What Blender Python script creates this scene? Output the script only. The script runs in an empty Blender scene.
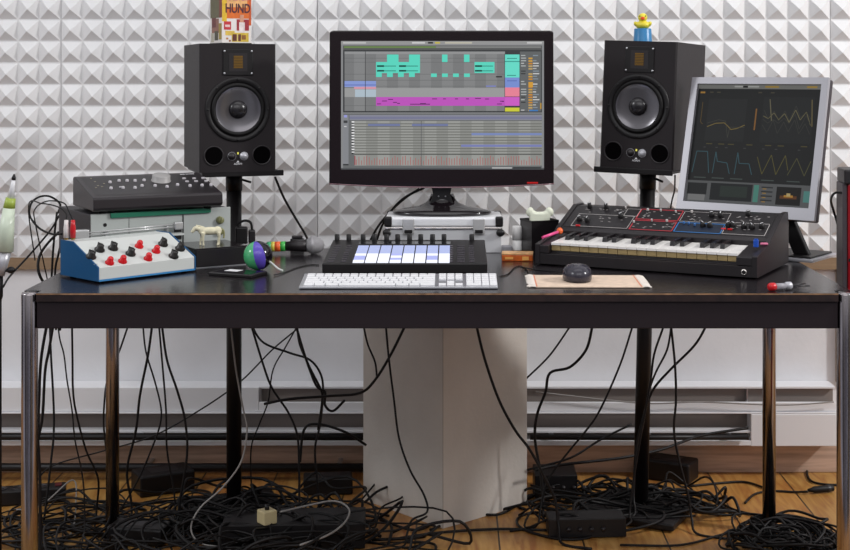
import bpy, bmesh, math, random
from mathutils import Vector, Matrix
random.seed(7)
S = bpy.context.scene
COL = S.collection
F, VX, VY, CZ = 1406.0, 455.0, 72.0, 1.2024     # focal in px, principal point, camera height
TZ = 0.74                                       # table top height
PI = math.pi

# ------------------------------------------------------------------ helpers
def pt(px, py, Y):
    return Vector(((px-VX)*Y/F, Y, CZ-(py-VY)*Y/F))
def on_z(px, py, z):
    Y = (CZ-z)*F/(py-VY)
    return Vector(((px-VX)*Y/F, Y, z))
def srgb(h):
    if isinstance(h, str):
        h = h.lstrip('#'); c = [int(h[i:i+2], 16)/255 for i in (0, 2, 4)]
    else: c = h
    return tuple((x/12.92 if x <= .04045 else ((x+.055)/1.055)**2.4) for x in c) + (1,)
MATS = {}
def mat(name, col, rough=.5, metal=0, emit=0, var=0, vscale=20, bump=0, bscale=200, coat=0, stretch=None, trans=0, spec=None):
    if name in MATS: return MATS[name]
    m = bpy.data.materials.new(name); m.use_nodes = True
    nt = m.node_tree; b = nt.nodes['Principled BSDF']
    c = srgb(col)
    b.inputs['Base Color'].default_value = c
    b.inputs['Roughness'].default_value = rough
    b.inputs['Metallic'].default_value = metal
    if coat: b.inputs['Coat Weight'].default_value = coat; b.inputs['Coat Roughness'].default_value = .08
    if trans: b.inputs['Transmission Weight'].default_value = trans
    if spec is not None: b.inputs['Specular IOR Level'].default_value = spec
    if emit:
        b.inputs['Emission Color'].default_value = c; b.inputs['Emission Strength'].default_value = emit
        b.inputs['Base Color'].default_value = (.01, .01, .01, 1); b.inputs['Specular IOR Level'].default_value = .15
    if var or bump:
        tc = nt.nodes.new('ShaderNodeTexCoord'); mp = nt.nodes.new('ShaderNodeMapping')
        nt.links.new(tc.outputs['Object'], mp.inputs[0])
        if stretch: mp.inputs['Scale'].default_value = stretch
    if var:
        n = nt.nodes.new('ShaderNodeTexNoise'); n.inputs['Scale'].default_value = vscale; n.inputs['Detail'].default_value = 5
        nt.links.new(mp.outputs[0], n.inputs['Vector'])
        r = nt.nodes.new('ShaderNodeValToRGB')
        r.color_ramp.elements[0].position = .3; r.color_ramp.elements[1].position = .7
        r.color_ramp.elements[0].color = tuple(x*(1-var) for x in c[:3])+(1,)
        r.color_ramp.elements[1].color = tuple(min(1, x*(1+var)) for x in c[:3])+(1,)
        nt.links.new(n.outputs[0], r.inputs[0]); nt.links.new(r.outputs[0], b.inputs['Base Color'])
    if bump:
        n = nt.nodes.new('ShaderNodeTexNoise'); n.inputs['Scale'].default_value = bscale; n.inputs['Detail'].default_value = 4
        nt.links.new(mp.outputs[0], n.inputs['Vector'])
        bp = nt.nodes.new('ShaderNodeBump'); bp.inputs['Strength'].default_value = bump; bp.inputs['Distance'].default_value = .002
        nt.links.new(n.outputs[0], bp.inputs['Height']); nt.links.new(bp.outputs[0], b.inputs['Normal'])
    MATS[name] = m
    return m

class MB:
    def __init__(s): s.bm = bmesh.new(); s.mi = 0; s.mats = []
    def use(s, m):
        if m not in s.mats: s.mats.append(m)
        s.mi = s.mats.index(m); return s
    def _f(s, vs, smooth=False):
        try: f = s.bm.faces.new(vs)
        except ValueError: return
        f.material_index = s.mi; f.smooth = smooth
    def box(s, c, d, M=None):
        x, y, z = c; a, b, e = d[0]/2, d[1]/2, d[2]/2
        P = [Vector((x+i*a, y+j*b, z+k*e)) for k in (-1, 1) for j in (-1, 1) for i in (-1, 1)]
        if M: P = [M @ p for p in P]
        v = [s.bm.verts.new(p) for p in P]
        for q in ((0,2,3,1),(4,5,7,6),(0,1,5,4),(2,6,7,3),(0,4,6,2),(1,3,7,5)): s._f([v[i] for i in q])
        return s
    def b2(s, x0, x1, y0, y1, z0, z1, M=None):
        return s.box(((x0+x1)/2, (y0+y1)/2, (z0+z1)/2), (abs(x1-x0), abs(y1-y0), abs(z1-z0)), M)
    def cyl(s, p0, p1, r0, r1=None, n=24, cap=True):
        return s.tube([p0, p1], [r0, r0 if r1 is None else r1], n, cap)
    def tube(s, pts, r, n=8, cap=True, smooth=True):
        pts = [Vector(p) for p in pts]; k = len(pts)
        R = r if isinstance(r, (list, tuple)) else [r]*k
        t0 = (pts[1]-pts[0]).normalized()
        up = Vector((0, 0, 1)) if abs(t0.z) < .9 else Vector((1, 0, 0))
        u = t0.cross(up).normalized(); rings = []
        for i, p in enumerate(pts):
            t = (pts[min(i+1, k-1)]-pts[max(i-1, 0)])
            t = t.normalized() if t.length > 1e-9 else t0
            u = (u-t*u.dot(t)); u = u.normalized() if u.length > 1e-6 else t.orthogonal().normalized()
            w = t.cross(u)
            rings.append([s.bm.verts.new(p+(u*math.cos(2*PI*j/n)+w*math.sin(2*PI*j/n))*max(R[i], 1e-5)) for j in range(n)])
        for a, b in zip(rings, rings[1:]):
            for j in range(n): s._f([a[j], b[j], b[(j+1) % n], a[(j+1) % n]], smooth)
        if cap: s._f(rings[0]); s._f(rings[-1][::-1])
        return s
    def lathe(s, prof, o=(0, 0, 0), axis=(0, 0, 1), n=32, smooth=True):
        o = Vector(o); ax = Vector(axis).normalized(); u = ax.orthogonal().normalized(); w = ax.cross(u); rings = []
        for r, h in prof:
            c = o+ax*h
            rings.append([s.bm.verts.new(c)] if r < 1e-6 else [s.bm.verts.new(c+(u*math.cos(2*PI*j/n)+w*math.sin(2*PI*j/n))*r) for j in range(n)])
        for a, b in zip(rings, rings[1:]):
            for j in range(n):
                j2 = (j+1) % n
                if len(a) == 1 and len(b) == 1: break
                if len(a) == 1: s._f([a[0], b[j2], b[j]][::-1], smooth)
                elif len(b) == 1: s._f([a[j], a[j2], b[0]], smooth)
                else: s._f([a[j], a[j2], b[j2], b[j]], smooth)
        return s
    def ell(s, c, r, n=20, M=None):
        c = Vector(c); r = (r,)*3 if not isinstance(r, (tuple, list)) else r
        rings = []
        m = n//2
        for i in range(m+1):
            a = -PI/2+PI*i/m
            ring = []
            for j in range(1 if i in (0, m) else n):
                b = 2*PI*j/n
                p = Vector((r[0]*math.cos(a)*math.cos(b), r[1]*math.cos(a)*math.sin(b), r[2]*math.sin(a)))
                if M: p = M @ p
                ring.append(s.bm.verts.new(c+p))
            rings.append(ring)
        for a, b in zip(rings, rings[1:]):
            for j in range(n):
                j2 = (j+1) % n
                if len(a) == 1: s._f([a[0], b[j2], b[j]][::-1], True)
                elif len(b) == 1: s._f([a[j], a[j2], b[0]], True)
                else: s._f([a[j], a[j2], b[j2], b[j]], True)
        return s
    def prism(s, prof, a, b, axis='x'):
        """prof = (p,q) outline; axis x: (y,z) outline from x=a to x=b; axis y: (x,z); axis z: (x,y)"""
        f = {'x': lambda p, q, t: (t, p, q), 'y': lambda p, q, t: (p, t, q), 'z': lambda p, q, t: (p, q, t)}[axis]
        A = [s.bm.verts.new(f(p, q, a)) for p, q in prof]; B = [s.bm.verts.new(f(p, q, b)) for p, q in prof]
        s._f(A); s._f(B[::-1]); n = len(prof)
        for i in range(n): s._f([A[i], A[(i+1) % n], B[(i+1) % n], B[i]])
        return s
    def quad(s, pts):
        s._f([s.bm.verts.new(p) for p in pts]); return s
    def build(s, name, m=None, parent=None, bevel=0, seg=2, recalc=True, solid=0, remesh=0, sub=0):
        if recalc: bmesh.ops.recalc_face_normals(s.bm, faces=s.bm.faces)
        me = bpy.data.meshes.new(name); s.bm.to_mesh(me); s.bm.free()
        for mm in (s.mats or [m]): me.materials.append(mm)
        o = bpy.data.objects.new(name, me); COL.objects.link(o)
        if parent: o.parent = parent
        if remesh:
            q = o.modifiers.new('r', 'REMESH'); q.mode = 'VOXEL'; q.voxel_size = remesh; q.use_smooth_shade = True
            q = o.modifiers.new('s', 'SMOOTH'); q.iterations = 3
        if bevel:
            q = o.modifiers.new('b', 'BEVEL'); q.width = bevel; q.segments = seg; q.limit_method = 'ANGLE'; q.angle_limit = .6
            q.harden_normals = False
        return o
def tag(o, label=None, cat=None, group=None, kind=None):
    if label: o['label'] = label
    if cat: o['category'] = cat
    if group: o['group'] = group
    if kind: o['kind'] = kind
    return o
def empty(name, loc, rz=0, label=None, cat=None, group=None, ry=0):
    o = bpy.data.objects.new(name, None); COL.objects.link(o); o.empty_display_size = .05
    o.location = loc; o.rotation_euler = (0, ry, rz); return tag(o, label, cat, group)
def mtx(o): return Matrix.Translation(o.location) @ o.rotation_euler.to_matrix().to_4x4()
def hit(root, px, py, p0, n):
    """where the sight line of a photo point meets the plane (p0, n) given in the thing's own coordinates"""
    I = mtx(root).inverted()
    a = I @ Vector((0, 0, CZ)); d = (I @ pt(px, py, 1.0))-a
    n = Vector(n); t = (Vector(p0)-a).dot(n)/d.dot(n)
    return a+d*t
def smooth(pts, k=6):
    pts = [Vector(p) for p in pts]; out = []; P = [pts[0]*2-pts[1]]+pts+[pts[-1]*2-pts[-2]]
    for i in range(1, len(P)-2):
        a, b, c, d = P[i-1:i+3]
        for j in range(k):
            t = j/k
            out.append(.5*((2*b)+(-a+c)*t+(2*a-5*b+4*c-d)*t*t+(-a+3*b-3*c+d)*t**3))
    out.append(pts[-1]); return out
def text_mesh(name, s, size, M, m, parent, ext=.0002, bold=0):
    c = bpy.data.curves.new(name, 'FONT'); c.body = s; c.size = size; c.extrude = ext; c.align_x = 'CENTER'; c.align_y = 'CENTER'
    c.offset = bold
    t = bpy.data.objects.new(name, c); COL.objects.link(t)
    dg = bpy.context.evaluated_depsgraph_get(); me = bpy.data.meshes.new_from_object(t.evaluated_get(dg))
    bpy.data.objects.remove(t); me.transform(M); me.materials.clear(); me.materials.append(m)
    o = bpy.data.objects.new(name, me); COL.objects.link(o); o.parent = parent; return o
RX90 = Matrix.Rotation(PI/2, 4, 'X')

# ------------------------------------------------------------------ materials
M_wall = mat('wall_paint', '#dcdcdf', .75, var=.04, vscale=6, bump=.3, bscale=60)
M_foam = mat('white_foam', '#dededf', .9, var=.03, vscale=9, bump=.25, bscale=400)
M_white = mat('white_enamel', '#e2e2e5', .4)
M_skirt = mat('skirting_wood', '#b59a88', .6, var=.25, vscale=6, stretch=(1, 1, 14))
M_batten = mat('wall_batten_wood', '#8d755b', .6, var=.12, vscale=8, stretch=(1, 1, 10))
M_black = mat('black_plastic', '#0f0c0e', .45, spec=.4)
M_dark = mat('dark_plastic', '#1d181b', .42, bump=.1, bscale=600)
M_spk = mat('speaker_vinyl', '#1b1518', .55, spec=.35, bump=.15, bscale=900)
M_spk2 = mat('speaker_front', '#2a2328', .5)
M_gloss = mat('gloss_black', '#14080b', .2)
M_chrome = mat('chrome', '#c9c4c0', .14, 1)
M_leg = mat('worn_chrome', '#9a9496', .2, 1, var=.2, vscale=12, stretch=(8, 8, 1))
M_alu = mat('brushed_aluminium', '#c4c5c9', .32, .9)
M_silver = mat('silver_plastic', '#b6b6bc', .35, .35)
M_rub = mat('black_rubber', '#0a0809', .55, spec=.3)
M_rub2 = mat('brown_black_rubber', '#0e0a0b', .5, spec=.3)
M_gcab = mat('grey_cable_rubber', '#8b8784', .5)
M_key = mat('white_key_plastic', '#e8e8ea', .35)
M_brass = mat('brass', '#b28f4a', .3, .9)
M_red = mat('red_plastic', '#c3121c', .3)
M_bwhite = mat('panel_white', '#c3c6c3', .42)
M_blue = mat('blue_enamel', '#004a78', .4, var=.05, vscale=5)
M_steel = mat('powder_black', '#0e0a0c', .45, spec=.35)

# ------------------------------------------------------------------ the room
def structure(o): o['kind'] = 'structure'; return o
WY = 4.237
# floor: pine planks along Y
m = bpy.data.materials.new('pine_floorboards'); m.use_nodes = True; nt = m.node_tree; b = nt.nodes['Principled BSDF']
tc = nt.nodes.new('ShaderNodeTexCoord')
sep = nt.nodes.new('ShaderNodeSeparateXYZ'); nt.links.new(tc.outputs['Object'], sep.inputs[0])
def math_n(op, a, v=None, w=None):
    n = nt.nodes.new('ShaderNodeMath'); n.operation = op
    for i, q in enumerate((a, v, w)):
        if q is None: continue
        if isinstance(q, (int, float)): n.inputs[i].default_value = q
        else: nt.links.new(q, n.inputs[i])
    return n.outputs[0]
xs = math_n('DIVIDE', math_n('ADD', sep.outputs[0], 10-.008), .215)
idx = math_n('FLOOR', xs); fr = math_n('FRACT', xs)
wn = nt.nodes.new('ShaderNodeTexWhiteNoise'); wn.noise_dimensions = '1D'; nt.links.new(idx, wn.inputs['W'])
mp = nt.nodes.new('ShaderNodeMapping'); mp.inputs['Scale'].default_value = (14, 1.6, 1)
cmb = nt.nodes.new('ShaderNodeCombineXYZ'); nt.links.new(sep.outputs[0], cmb.inputs[0]); nt.links.new(math_n('ADD', sep.outputs[1], math_n('MULTIPLY', idx, 3.7)), cmb.inputs[1])
nt.links.new(cmb.outputs[0], mp.inputs[0])
wv = nt.nodes.new('ShaderNodeTexNoise'); wv.inputs['Scale'].default_value = 2.2; wv.inputs['Detail'].default_value = 6; wv.inputs['Distortion'].default_value = 1.6
nt.links.new(mp.outputs[0], wv.inputs['Vector'])
cr = nt.nodes.new('ShaderNodeValToRGB')
e = cr.color_ramp.elements; e[0].position = .3; e[0].color = srgb('#955c2a'); e[1].position = .72; e[1].color = srgb('#c69656')
q = cr.color_ramp.elements.new(.5); q.color = srgb('#b07e40')
nt.links.new(wv.outputs[0], cr.inputs[0])
mx = nt.nodes.new('ShaderNodeMix'); mx.data_type = 'RGBA'; mx.blend_type = 'MULTIPLY'; mx.inputs[0].default_value = .35
nt.links.new(cr.outputs[0], mx.inputs[6]); nt.links.new(wn.outputs['Color'], mx.inputs[7])
mx.inputs[0].default_value = .12
gap = math_n('LESS_THAN', math_n('MINIMUM', fr, math_n('SUBTRACT', 1, fr)), .011)
mx2 = nt.nodes.new('ShaderNodeMix'); mx2.data_type = 'RGBA'; nt.links.new(gap, mx2.inputs[0]); nt.links.new(mx.outputs[2], mx2.inputs[6]); mx2.inputs[7].default_value = srgb('#33200f')
nt.links.new(mx2.outputs[2], b.inputs['Base Color']); b.inputs['Roughness'].default_value = .42
M_floor = m
structure(MB().b2(-3, 3, 2.85, WY+.1, -.05, 0).build('floor', M_floor))
structure(MB().b2(-3, 3, WY, WY+.1, 0, 2.7).build('wall_back', M_wall))
structure(MB().b2(-3, 3, WY-.018, WY, 0, .098).build('baseboard_back', M_skirt, bevel=.003))
zb = .6456
structure(MB().b2(-3, 3, WY-.016, WY, zb-.036, zb).build('trim_1', M_batten))
X0 = (835.5-VX)*WY/F
structure(MB().b2(X0, X0+.05, WY-.017, WY, .27, zb-.036).build('trim_2', M_batten))

# acoustic foam panels
pw, ph = .06414, .0649
xk = lambda k: (-3.1+21.37*k-VX)*4.222/F
NR = 19
pan_lab = ['white pyramid foam panel at the far left of the wall',
           'white pyramid foam panel behind the left loudspeaker and the stack of devices',
           'white pyramid foam panel behind the big widescreen monitor',
           'white pyramid foam panel behind the right loudspeaker and silver monitor',
           'white pyramid foam panel at the far right of the wall']
for p in range(5):
    k0 = -9+12*p; mb = MB(); g = .0008
    xa, xb = xk(k0)+g, xk(k0+12)-g; za, zz = zb, zb+NR*ph
    mb.b2(xa, xb, WY-.015, WY-.0006, za, zz)
    w = (xb-xa)/12
    for i in range(12):
        for j in range(NR):
            jx, jz, jy = (random.uniform(-.0016, .0016) for _ in range(3))
            e_ = .0012
            x0, x1, z0, z1 = xa+i*w+e_, xa+(i+1)*w-e_, za+j*ph+e_, za+(j+1)*ph-e_
            y0, y1 = WY-.0145, WY-.0345+jy*.6
            B_ = [mb.bm.verts.new(v) for v in ((x0, y0, z0), (x1, y0, z0), (x1, y0, z1), (x0, y0, z1))]
            A_ = mb.bm.verts.new(((x0+x1)/2+jx, y1, (z0+z1)/2-.0018+jz))
            for q in range(4): mb._f([B_[q], B_[(q+1) % 4], A_])
    tag(mb.build('acoustic_foam_panel', M_foam, recalc=True), pan_lab[p], 'foam panel', 'pyramid foam panels on the wall')

# convector heater along the skirting
hr = empty('baseboard_heater', (0, WY, .101), 0, 'long low white convector heater mounted along the wall above the skirting', 'heater')
xl, xr = -1.75, (836-VX)*4.15/F
xm, xc, xp = (259-VX)*4.15/F, (750-VX)*4.15/F, (363-VX)*4.15/F
MB().b2(xl, xr, -.078, -.001, .1645, .171).b2(xl, xr, -.012, -.001, 0, .1645).build('back_plate', M_white, hr, bevel=.001)
MB().b2(xl, xm, -.09, -.0785, .1, .171).build('front_panel', M_white, hr, bevel=.002)
MB().b2(xm, xr, -.09, -.0785, .1, .127).build('front_panel', M_white, hr, bevel=.002)
MB().prism([(-.09, .0945), (-.098, .095), (-.098, .0995), (-.078, .0998), (-.078, .0945)], xl, xr).build('upper_rail', M_white, hr, bevel=.001)
MB().prism([(-.085, .038), (-.096, .0385), (-.096, .0455), (-.06, .0465), (-.06, .038)], xl, xc).build('middle_rail', M_white, hr, bevel=.001)
MB().prism([(-.085, .002), (-.1, .002), (-.1, .016), (-.013, .018), (-.013, .002)], xl, xc).build('lower_rail', M_white, hr, bevel=.001)
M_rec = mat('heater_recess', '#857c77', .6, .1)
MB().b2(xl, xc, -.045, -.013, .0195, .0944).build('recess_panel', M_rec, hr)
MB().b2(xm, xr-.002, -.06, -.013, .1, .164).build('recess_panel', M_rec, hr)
MB().b2(xc, xr, -.1, -.0125, 0, .0944).build('end_cover', M_white, hr, bevel=.002)
for x in (xm+.004, -.0, xc-.006):
    MB().b2(x-.002, x+.002, -.0775, -.0605, .1, .164).build('bracket', M_alu, hr)
tag(MB().tube([(-1.75, WY-.118, .134), (-1, WY-.118, .133), (-.26, WY-.118, .1325)], .0095, 12).build('heating_pipe', M_steel),
    'black pipe running in front of the heater left of the white plinth', 'pipe', 'black pipes along the wall')
tag(MB().tube([(.22, WY-.118, .133), (.5, WY-.118, .132), ((748-VX)*4.12/F, WY-.118, .133)], .0085, 12).build('heating_pipe', M_steel),
    'black pipe running in front of the heater right of the white plinth', 'pipe', 'black pipes along the wall')
tag(MB().tube([(-1.75, WY-.105, .041), (-1, WY-.105, .0405), (-.22, WY-.105, .04)], .0125, 12).build('heating_pipe', M_steel),
    'lower black pipe running in front of the skirting, left of the white plinth', 'pipe', 'black pipes along the wall')

for o in [o for o in COL.objects if o.name.startswith('heating_pipe')]:
    xs = [v.co.x for v in o.data.vertices]; z_ = sum(v.co.z for v in o.data.vertices)/len(o.data.vertices); y_ = sum(v.co.y for v in o.data.vertices)/len(o.data.vertices)
    for t in (.1, .55, .92):
        x = min(xs)+(max(xs)-min(xs))*t; MB().b2(x-.006, x+.006, y_+.004, WY-(.0185 if z_ < .1 else .0605), z_-.004, z_+.004).build('pipe_clip', M_alu, o)
# ------------------------------------------------------------------ table
TX0, TX1, TYF, TYB = -.894, .820, 2.955, 3.67
tb = empty('desk_table', ((TX0+TX1)/2, (TYF+TYB)/2, 0), 0, 'long black glossy table with four tubular chrome legs and dark apron', 'table')
cx, cy = tb.location.x, tb.location.y; hx, hy = (TX1-TX0)/2, (TYB-TYF)/2
M_top = mat('black_lacquer_top', '#1b171a', .22, var=.18, vscale=30, bump=.06, bscale=300)
M_edge = mat('worn_top_edge', '#241513', .4, var=.5, vscale=60)
M_edge2 = mat('bare_edge_line', '#8d6a4c', .5, var=.5, vscale=40)
o = MB()
r = .02; outer = []
X_, Y_ = hx+.017, hy+.017
c_ = .036
prof = [(-X_+c_, -Y_), (X_-c_, -Y_), (X_-c_, -Y_+c_), (X_, -Y_+c_), (X_, Y_-c_), (X_-c_, Y_-c_), (X_-c_, Y_), (-X_+c_, Y_), (-X_+c_, Y_-c_), (-X_, Y_-c_), (-X_, -Y_+c_), (-X_+c_, -Y_+c_)]
MB().prism(prof, TZ-.0175, TZ, 'z').build('tabletop', M_top, tb)
mb = MB().b2(-X_+c_, X_-c_, -Y_-.0012, -Y_-.0001, TZ-.0172, TZ-.0030).build('front_edge', M_edge, tb)
MB().b2(-X_+c_, X_-c_, -Y_-.0014, -Y_-.0001, TZ-.0030, TZ-.0004).build('edge_line', M_edge2, tb)
M_apron = mat('apron_steel', '#20161a', .55, spec=.3)
for y in (-hy, hy): MB().b2(-hx+.018, hx-.018, y-.011, y+.011, TZ-.075, TZ-.018).build('apron', M_apron, tb, bevel=.002)
for x in (-hx, hx): MB().b2(x-.011, x+.011, -hy+.018, hy-.018, TZ-.075, TZ-.018).build('apron', M_apron, tb, bevel=.002)
for x in (-hx, hx):
    for y in (-hy, hy):
        lg = MB().lathe([(0, 0), (.0172, 0), (.0172, TZ-.005), (.0155, TZ-.0005), (0, TZ-.0005)], (x, y, 0), n=32).build('leg', M_leg, tb)
        lg.parent = tb
        MB().lathe([(.0176, 0), (.0195, .004), (.0195, .012), (.0176, .014)], (x, y, 0), n=28).build('foot_cap', M_black, lg)

# white plinth under the table
A = on_z(443, 529, 0)
pl = empty('plinth', A, math.radians(42.1), 'tall square white plinth standing on the floor behind the table, corner forward', 'plinth')
MB().b2(0, .313, 0, .338, 0, .678).build('plinth_body', mat('plinth_white', '#cfc8c0', .6, var=.06, vscale=7, bump=.3, bscale=90), pl, bevel=.0015)
M_seam = mat('plinth_seam', '#8a8078', .8)
MB().tube([(-.0006, -.0006, .003), (-.0006, -.0006, .675)], .0006, 6).build('corner_seam', M_seam, pl)

# ------------------------------------------------------------------ speakers on stands
def speaker(loc, th, label, ry=0):
    r = empty('studio_loudspeaker', loc, th, label, 'loudspeaker', 'black studio loudspeakers on stands', ry)
    w, h, d = .201, .337, .28
    y0 = -d/2
    prof = [(-w/2, y0+.004), (-w/2+.004, y0), (w/2-.004, y0), (w/2, y0+.004), (w/2, d/2), (-w/2, d/2)]
    MB().prism(prof, 0, h, 'z').build('cabinet', M_spk, r)
    # tweeter
    zt = h-.0505
    tw = MB().b2(-.0395, .0395, y0-.003, y0, zt-.0325, zt+.0365).build('tweeter', M_black, r, bevel=.002)
    MB().b2(-.024, .024, y0-.0036, y0-.003, zt-.022, zt+.026).build('tweeter_frame', M_dark, tw)
    mb = MB()
    for i in range(8):
        z = zt-.012+i*.0042; mb.b2(-.012, .012, y0-.0046, y0-.0036, z-.0014, z+.0014)
    mb.build('ribbon', mat('copper_ribbon', '#7a5a1c', .4, .4), tw)
    for sx in (-1, 1):
        for z in (zt-.027, zt+.031): MB().lathe([(.0028, 0), (.0022, .0014), (0, .0016)], (sx*.036, y0-.003, z), (0, -1, 0), 12).build('screw', M_alu, tw)
    # woofer
    zw = h-.1725
    o_ = (0, y0, zw)
    wf = MB().lathe([(.0855, 0), (.0855, .002), (.083, .0035), (.0765, .0035), (.074, .002), (.0695, .001), (.0695, 0)], o_, (0, -1, 0), 64).build('woofer', M_black, r)
    MB().lathe([(.0705, .001), (.0685, .0055), (.065, .007), (.0605, .0055), (.0585, .0025), (.0585, .0004)], o_, (0, -1, 0), 64).build('surround', M_rub, wf)
    # cone recess: real dish standing proud of the baffle by its rim
    MB().lathe([(.0595, .0062), (.057, .0052), (.045, .0028), (.03, .0012), (.022, .0006)], o_, (0, -1, 0), 64).build('cone', mat('cone_gloss', '#6a686c', .2, .6), wf)
    MB().lathe([(.0245, .001), (.0235, .006), (.019, .012), (.011, .0155), (0, .017)], o_, (0, -1, 0), 40).build('dust_cap', mat('dust_cap', '#1b191c', .25), wf)
    for i in range(8):
        a = PI/8+i*PI/4*1.0 - PI/8
        MB().lathe([(.0036, 0), (.003, .006), (0, .0063)], (.0795*math.sin(a), y0, zw+.0795*math.cos(a)), (0, -1, 0), 10).build('screw', M_black, wf)
    # ports
    for sx in (-1, 1):
        p = MB().lathe([(.0265, 0), (.0265, .0015), (.025, .003), (.0235, .002), (.0225, .0006)], (sx*.0635, y0, .0435), (0, -1, 0), 40).build('bass_port', M_dark, r)
        MB().lathe([(0, .0005), (.0226, .0007)], (sx*.0635, y0, .0435), (0, -1, 0), 32).build('port_opening', mat('port_dark', '#030203', .9, spec=.05), p)
    for sx, mm in ((-1, M_dark), (1, M_silver)):
        k = MB().lathe([(.0105, 0), (.0105, .001), (.008, .0012), (.0075, .008), (0, .0085)], (sx*.016, y0, .042), (0, -1, 0), 24).build('control_knob', mm, r)
        MB().lathe([(.0112, 0), (.0112, .0009), (.0106, .0009), (.0106, 0)], (sx*.016, y0, .042), (0, -1, 0), 28).build('ring', M_silver, k)
    MB().box((0, y0-.0005, .0495), (.004, .001, .0055)).build('status_light', mat('amber_led', '#d8d060', .3, emit=1.2), r)
    mk = MB().prism([(-.004, .0), (.004, 0), (0, .005)], y0-.0008, y0-.0001, 'y')
    mk.bm.verts.ensure_lookup_table()
    for v in mk.bm.verts: v.co.z += .0255
    mk.build('emblem', M_white, r)
    text_mesh('lettering', 'ADAM', .0075, Matrix.Translation((0, y0-.0004, .0215)) @ RX90, M_white, r)
    return r
def stand(loc, th, ztop, label, ry=0):
    r = empty('speaker_stand', loc, th, label, 'speaker stand', 'black speaker stands behind the table', ry)
    MB().b2(-.108, .108, -.135, .12, ztop-.008, ztop-.001).b2(-.108, .108, -.139, -.131, ztop-.012, ztop+.003).build('top_plate', M_steel, r, bevel=.002)
    MB().cyl((0, 0, .02), (0, 0, ztop-.008), .0205, n=32).build('pole', M_steel, r)
    MB().cyl((0, 0, ztop-.06), (0, 0, ztop-.008), .0225, n=32).build('collar', M_steel, r)
    MB().tube([(.02, -.005, ztop-.03), (.045, -.01, ztop-.038)], .0032, 10).build('clamp_lever', M_black, r)
    MB().b2(-.13, .13, -.13, .13, .002, .02).build('base_plate', M_steel, r, bevel=.004)
    for sx in (-1, 1):
        for sy in (-1, 1): MB().cyl((sx*.11, sy*.11, 0), (sx*.11, sy*.11, .003), .008, n=12).build('foot', M_rub, r)
    return r
tl, tr = math.radians(19), math.radians(-25)
zL = .9395; zR = .9405
speaker((-.6156, 3.825, zL), tl, 'black studio loudspeaker left of the big monitor, with a printed snack box on top')
stand((-.602, 3.83, 0), tl, zL, 'black speaker stand on the left, pole rising behind the ball')
lean = math.radians(2.1); slean = math.radians(1.3)
def leaned(x, y, z): return (x, y, z)
R0 = Vector((.505, 3.832, 0))
speaker((R0.x+.94*math.sin(slean)+.009, 3.832, .9450), tr, 'black studio loudspeaker right of the big monitor, with a yellow duck on top', 0)
stand(R0, tr, .9405, 'black speaker stand on the right, its pole rising behind the synthesizer')
for o in list(COL.objects):
    if o.name.startswith('studio_loudspeaker.001') or o.name == 'speaker_stand.001':
        q = Matrix.Rotation(lean if 'loud' in o.name else slean, 4, 'Y') @ Matrix.Rotation(tr, 4, 'Z'); o.rotation_euler = q.to_euler()
for o in COL.objects:
    if o.name == 'speaker_stand.001': o.location.z = .004

# snack box
bx = empty('snack_box', (-.604, 3.785, zL+.337+.0005), math.radians(31), 'printed yellow, red and white snack box standing on the left loudspeaker', 'box')
w_, d_, h_ = .083, .085, .2
MB().b2(-w_/2, w_/2, -d_/2, d_/2, .003, h_).build('carton', mat('carton_white', '#e6e0dc', .5), bx)
MB().b2(-w_/2-.001, w_/2+.001, -d_/2-.001, d_/2+.001, 0, .003).build('carton_base', M_black, bx)
yf = -d_/2
def art(xs0, xs1, z0, z1, col, k=0, nm='p'):
    m_ = mat('print_'+col, col, .45, var=.12, vscale=60); return m_, xs0, xs1, z0, z1, k
mb = MB()
for (a, b_, c, d, col, k) in [
    (-.0415, .0415, .068, .2, '#d9691c', 0), (-.0415, -.028, .06, .2, '#dfb62a', 1), (-.028, .030, .098, .2, '#e8b070', 1), (.035, .0415, .05, .2, '#c2521c', 2),
    (-.036, -.016, .038, .06, '#c22a34', 2), (-.033, -.019, .045, .051, '#e9c9c6', 3),
    (-.032, -.006, .023, .035, '#d8b64e', 1), (.0, .035, .036, .066, '#9e2230', 1), (.007, .023, .03, .058, '#e8dcda', 2), (.009, .020, .058, .078, '#cf9478', 3),
    (-.014, .034, .006, .03, '#d3b43a', 2), (-.012, .012, .008, .026, '#5e2a1c', 3), (.0, .004, .006, .028, '#d6bd68', 4), (.014, .026, .012, .024, '#8f5b24', 3),
    (-.03, -.024, .012, .017, '#b87f4b', 1), (-.022, -.017, .006, .011, '#a06238', 1)]:
    mb.use(mat('print_'+col, col, .45, var=.15, vscale=80)).b2(a, b_, yf-.0004-k*.0001, yf, c, d)
xs_ = -w_/2
for (a, b_, c, d, col, k) in [(-.04, .0405, .07, .2, '#5f5a3c', 0), (-.042, -.024, .07, .2, '#7a2a20', 1), (-.02, .03, .03, .068, '#8d5f50', 1), (.0, .03, .045, .07, '#6a2a2a', 2), (-.04, -.02, .012, .055, '#a38b3a', 1), (-.015, .01, .01, .035, '#4c4733', 2), (.015, .035, .006, .03, '#b5ae9d', 1)]:
    mb.use(mat('print_'+col, col, .45, var=.15, vscale=80)).b2(xs_-.0004-k*.0001, xs_, a, b_, c, d)
mb.build('printed_artwork', None, bx)
text_mesh('lettering', 'HUND', .031, Matrix.Translation((.003, yf-.0012, .094)) @ RX90 @ Matrix.Diagonal((.78, 1.1, 1, 1)), mat('maroon_ink', '#4a1526', .5), bx, bold=.0006)
text_mesh('lettering', 'KALTER', .020, Matrix.Translation((.001, yf-.0012, .122)) @ RX90 @ Matrix.Diagonal((.9, 1, 1, 1)), mat('pink_ink', '#c07088', .5), bx)

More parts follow.
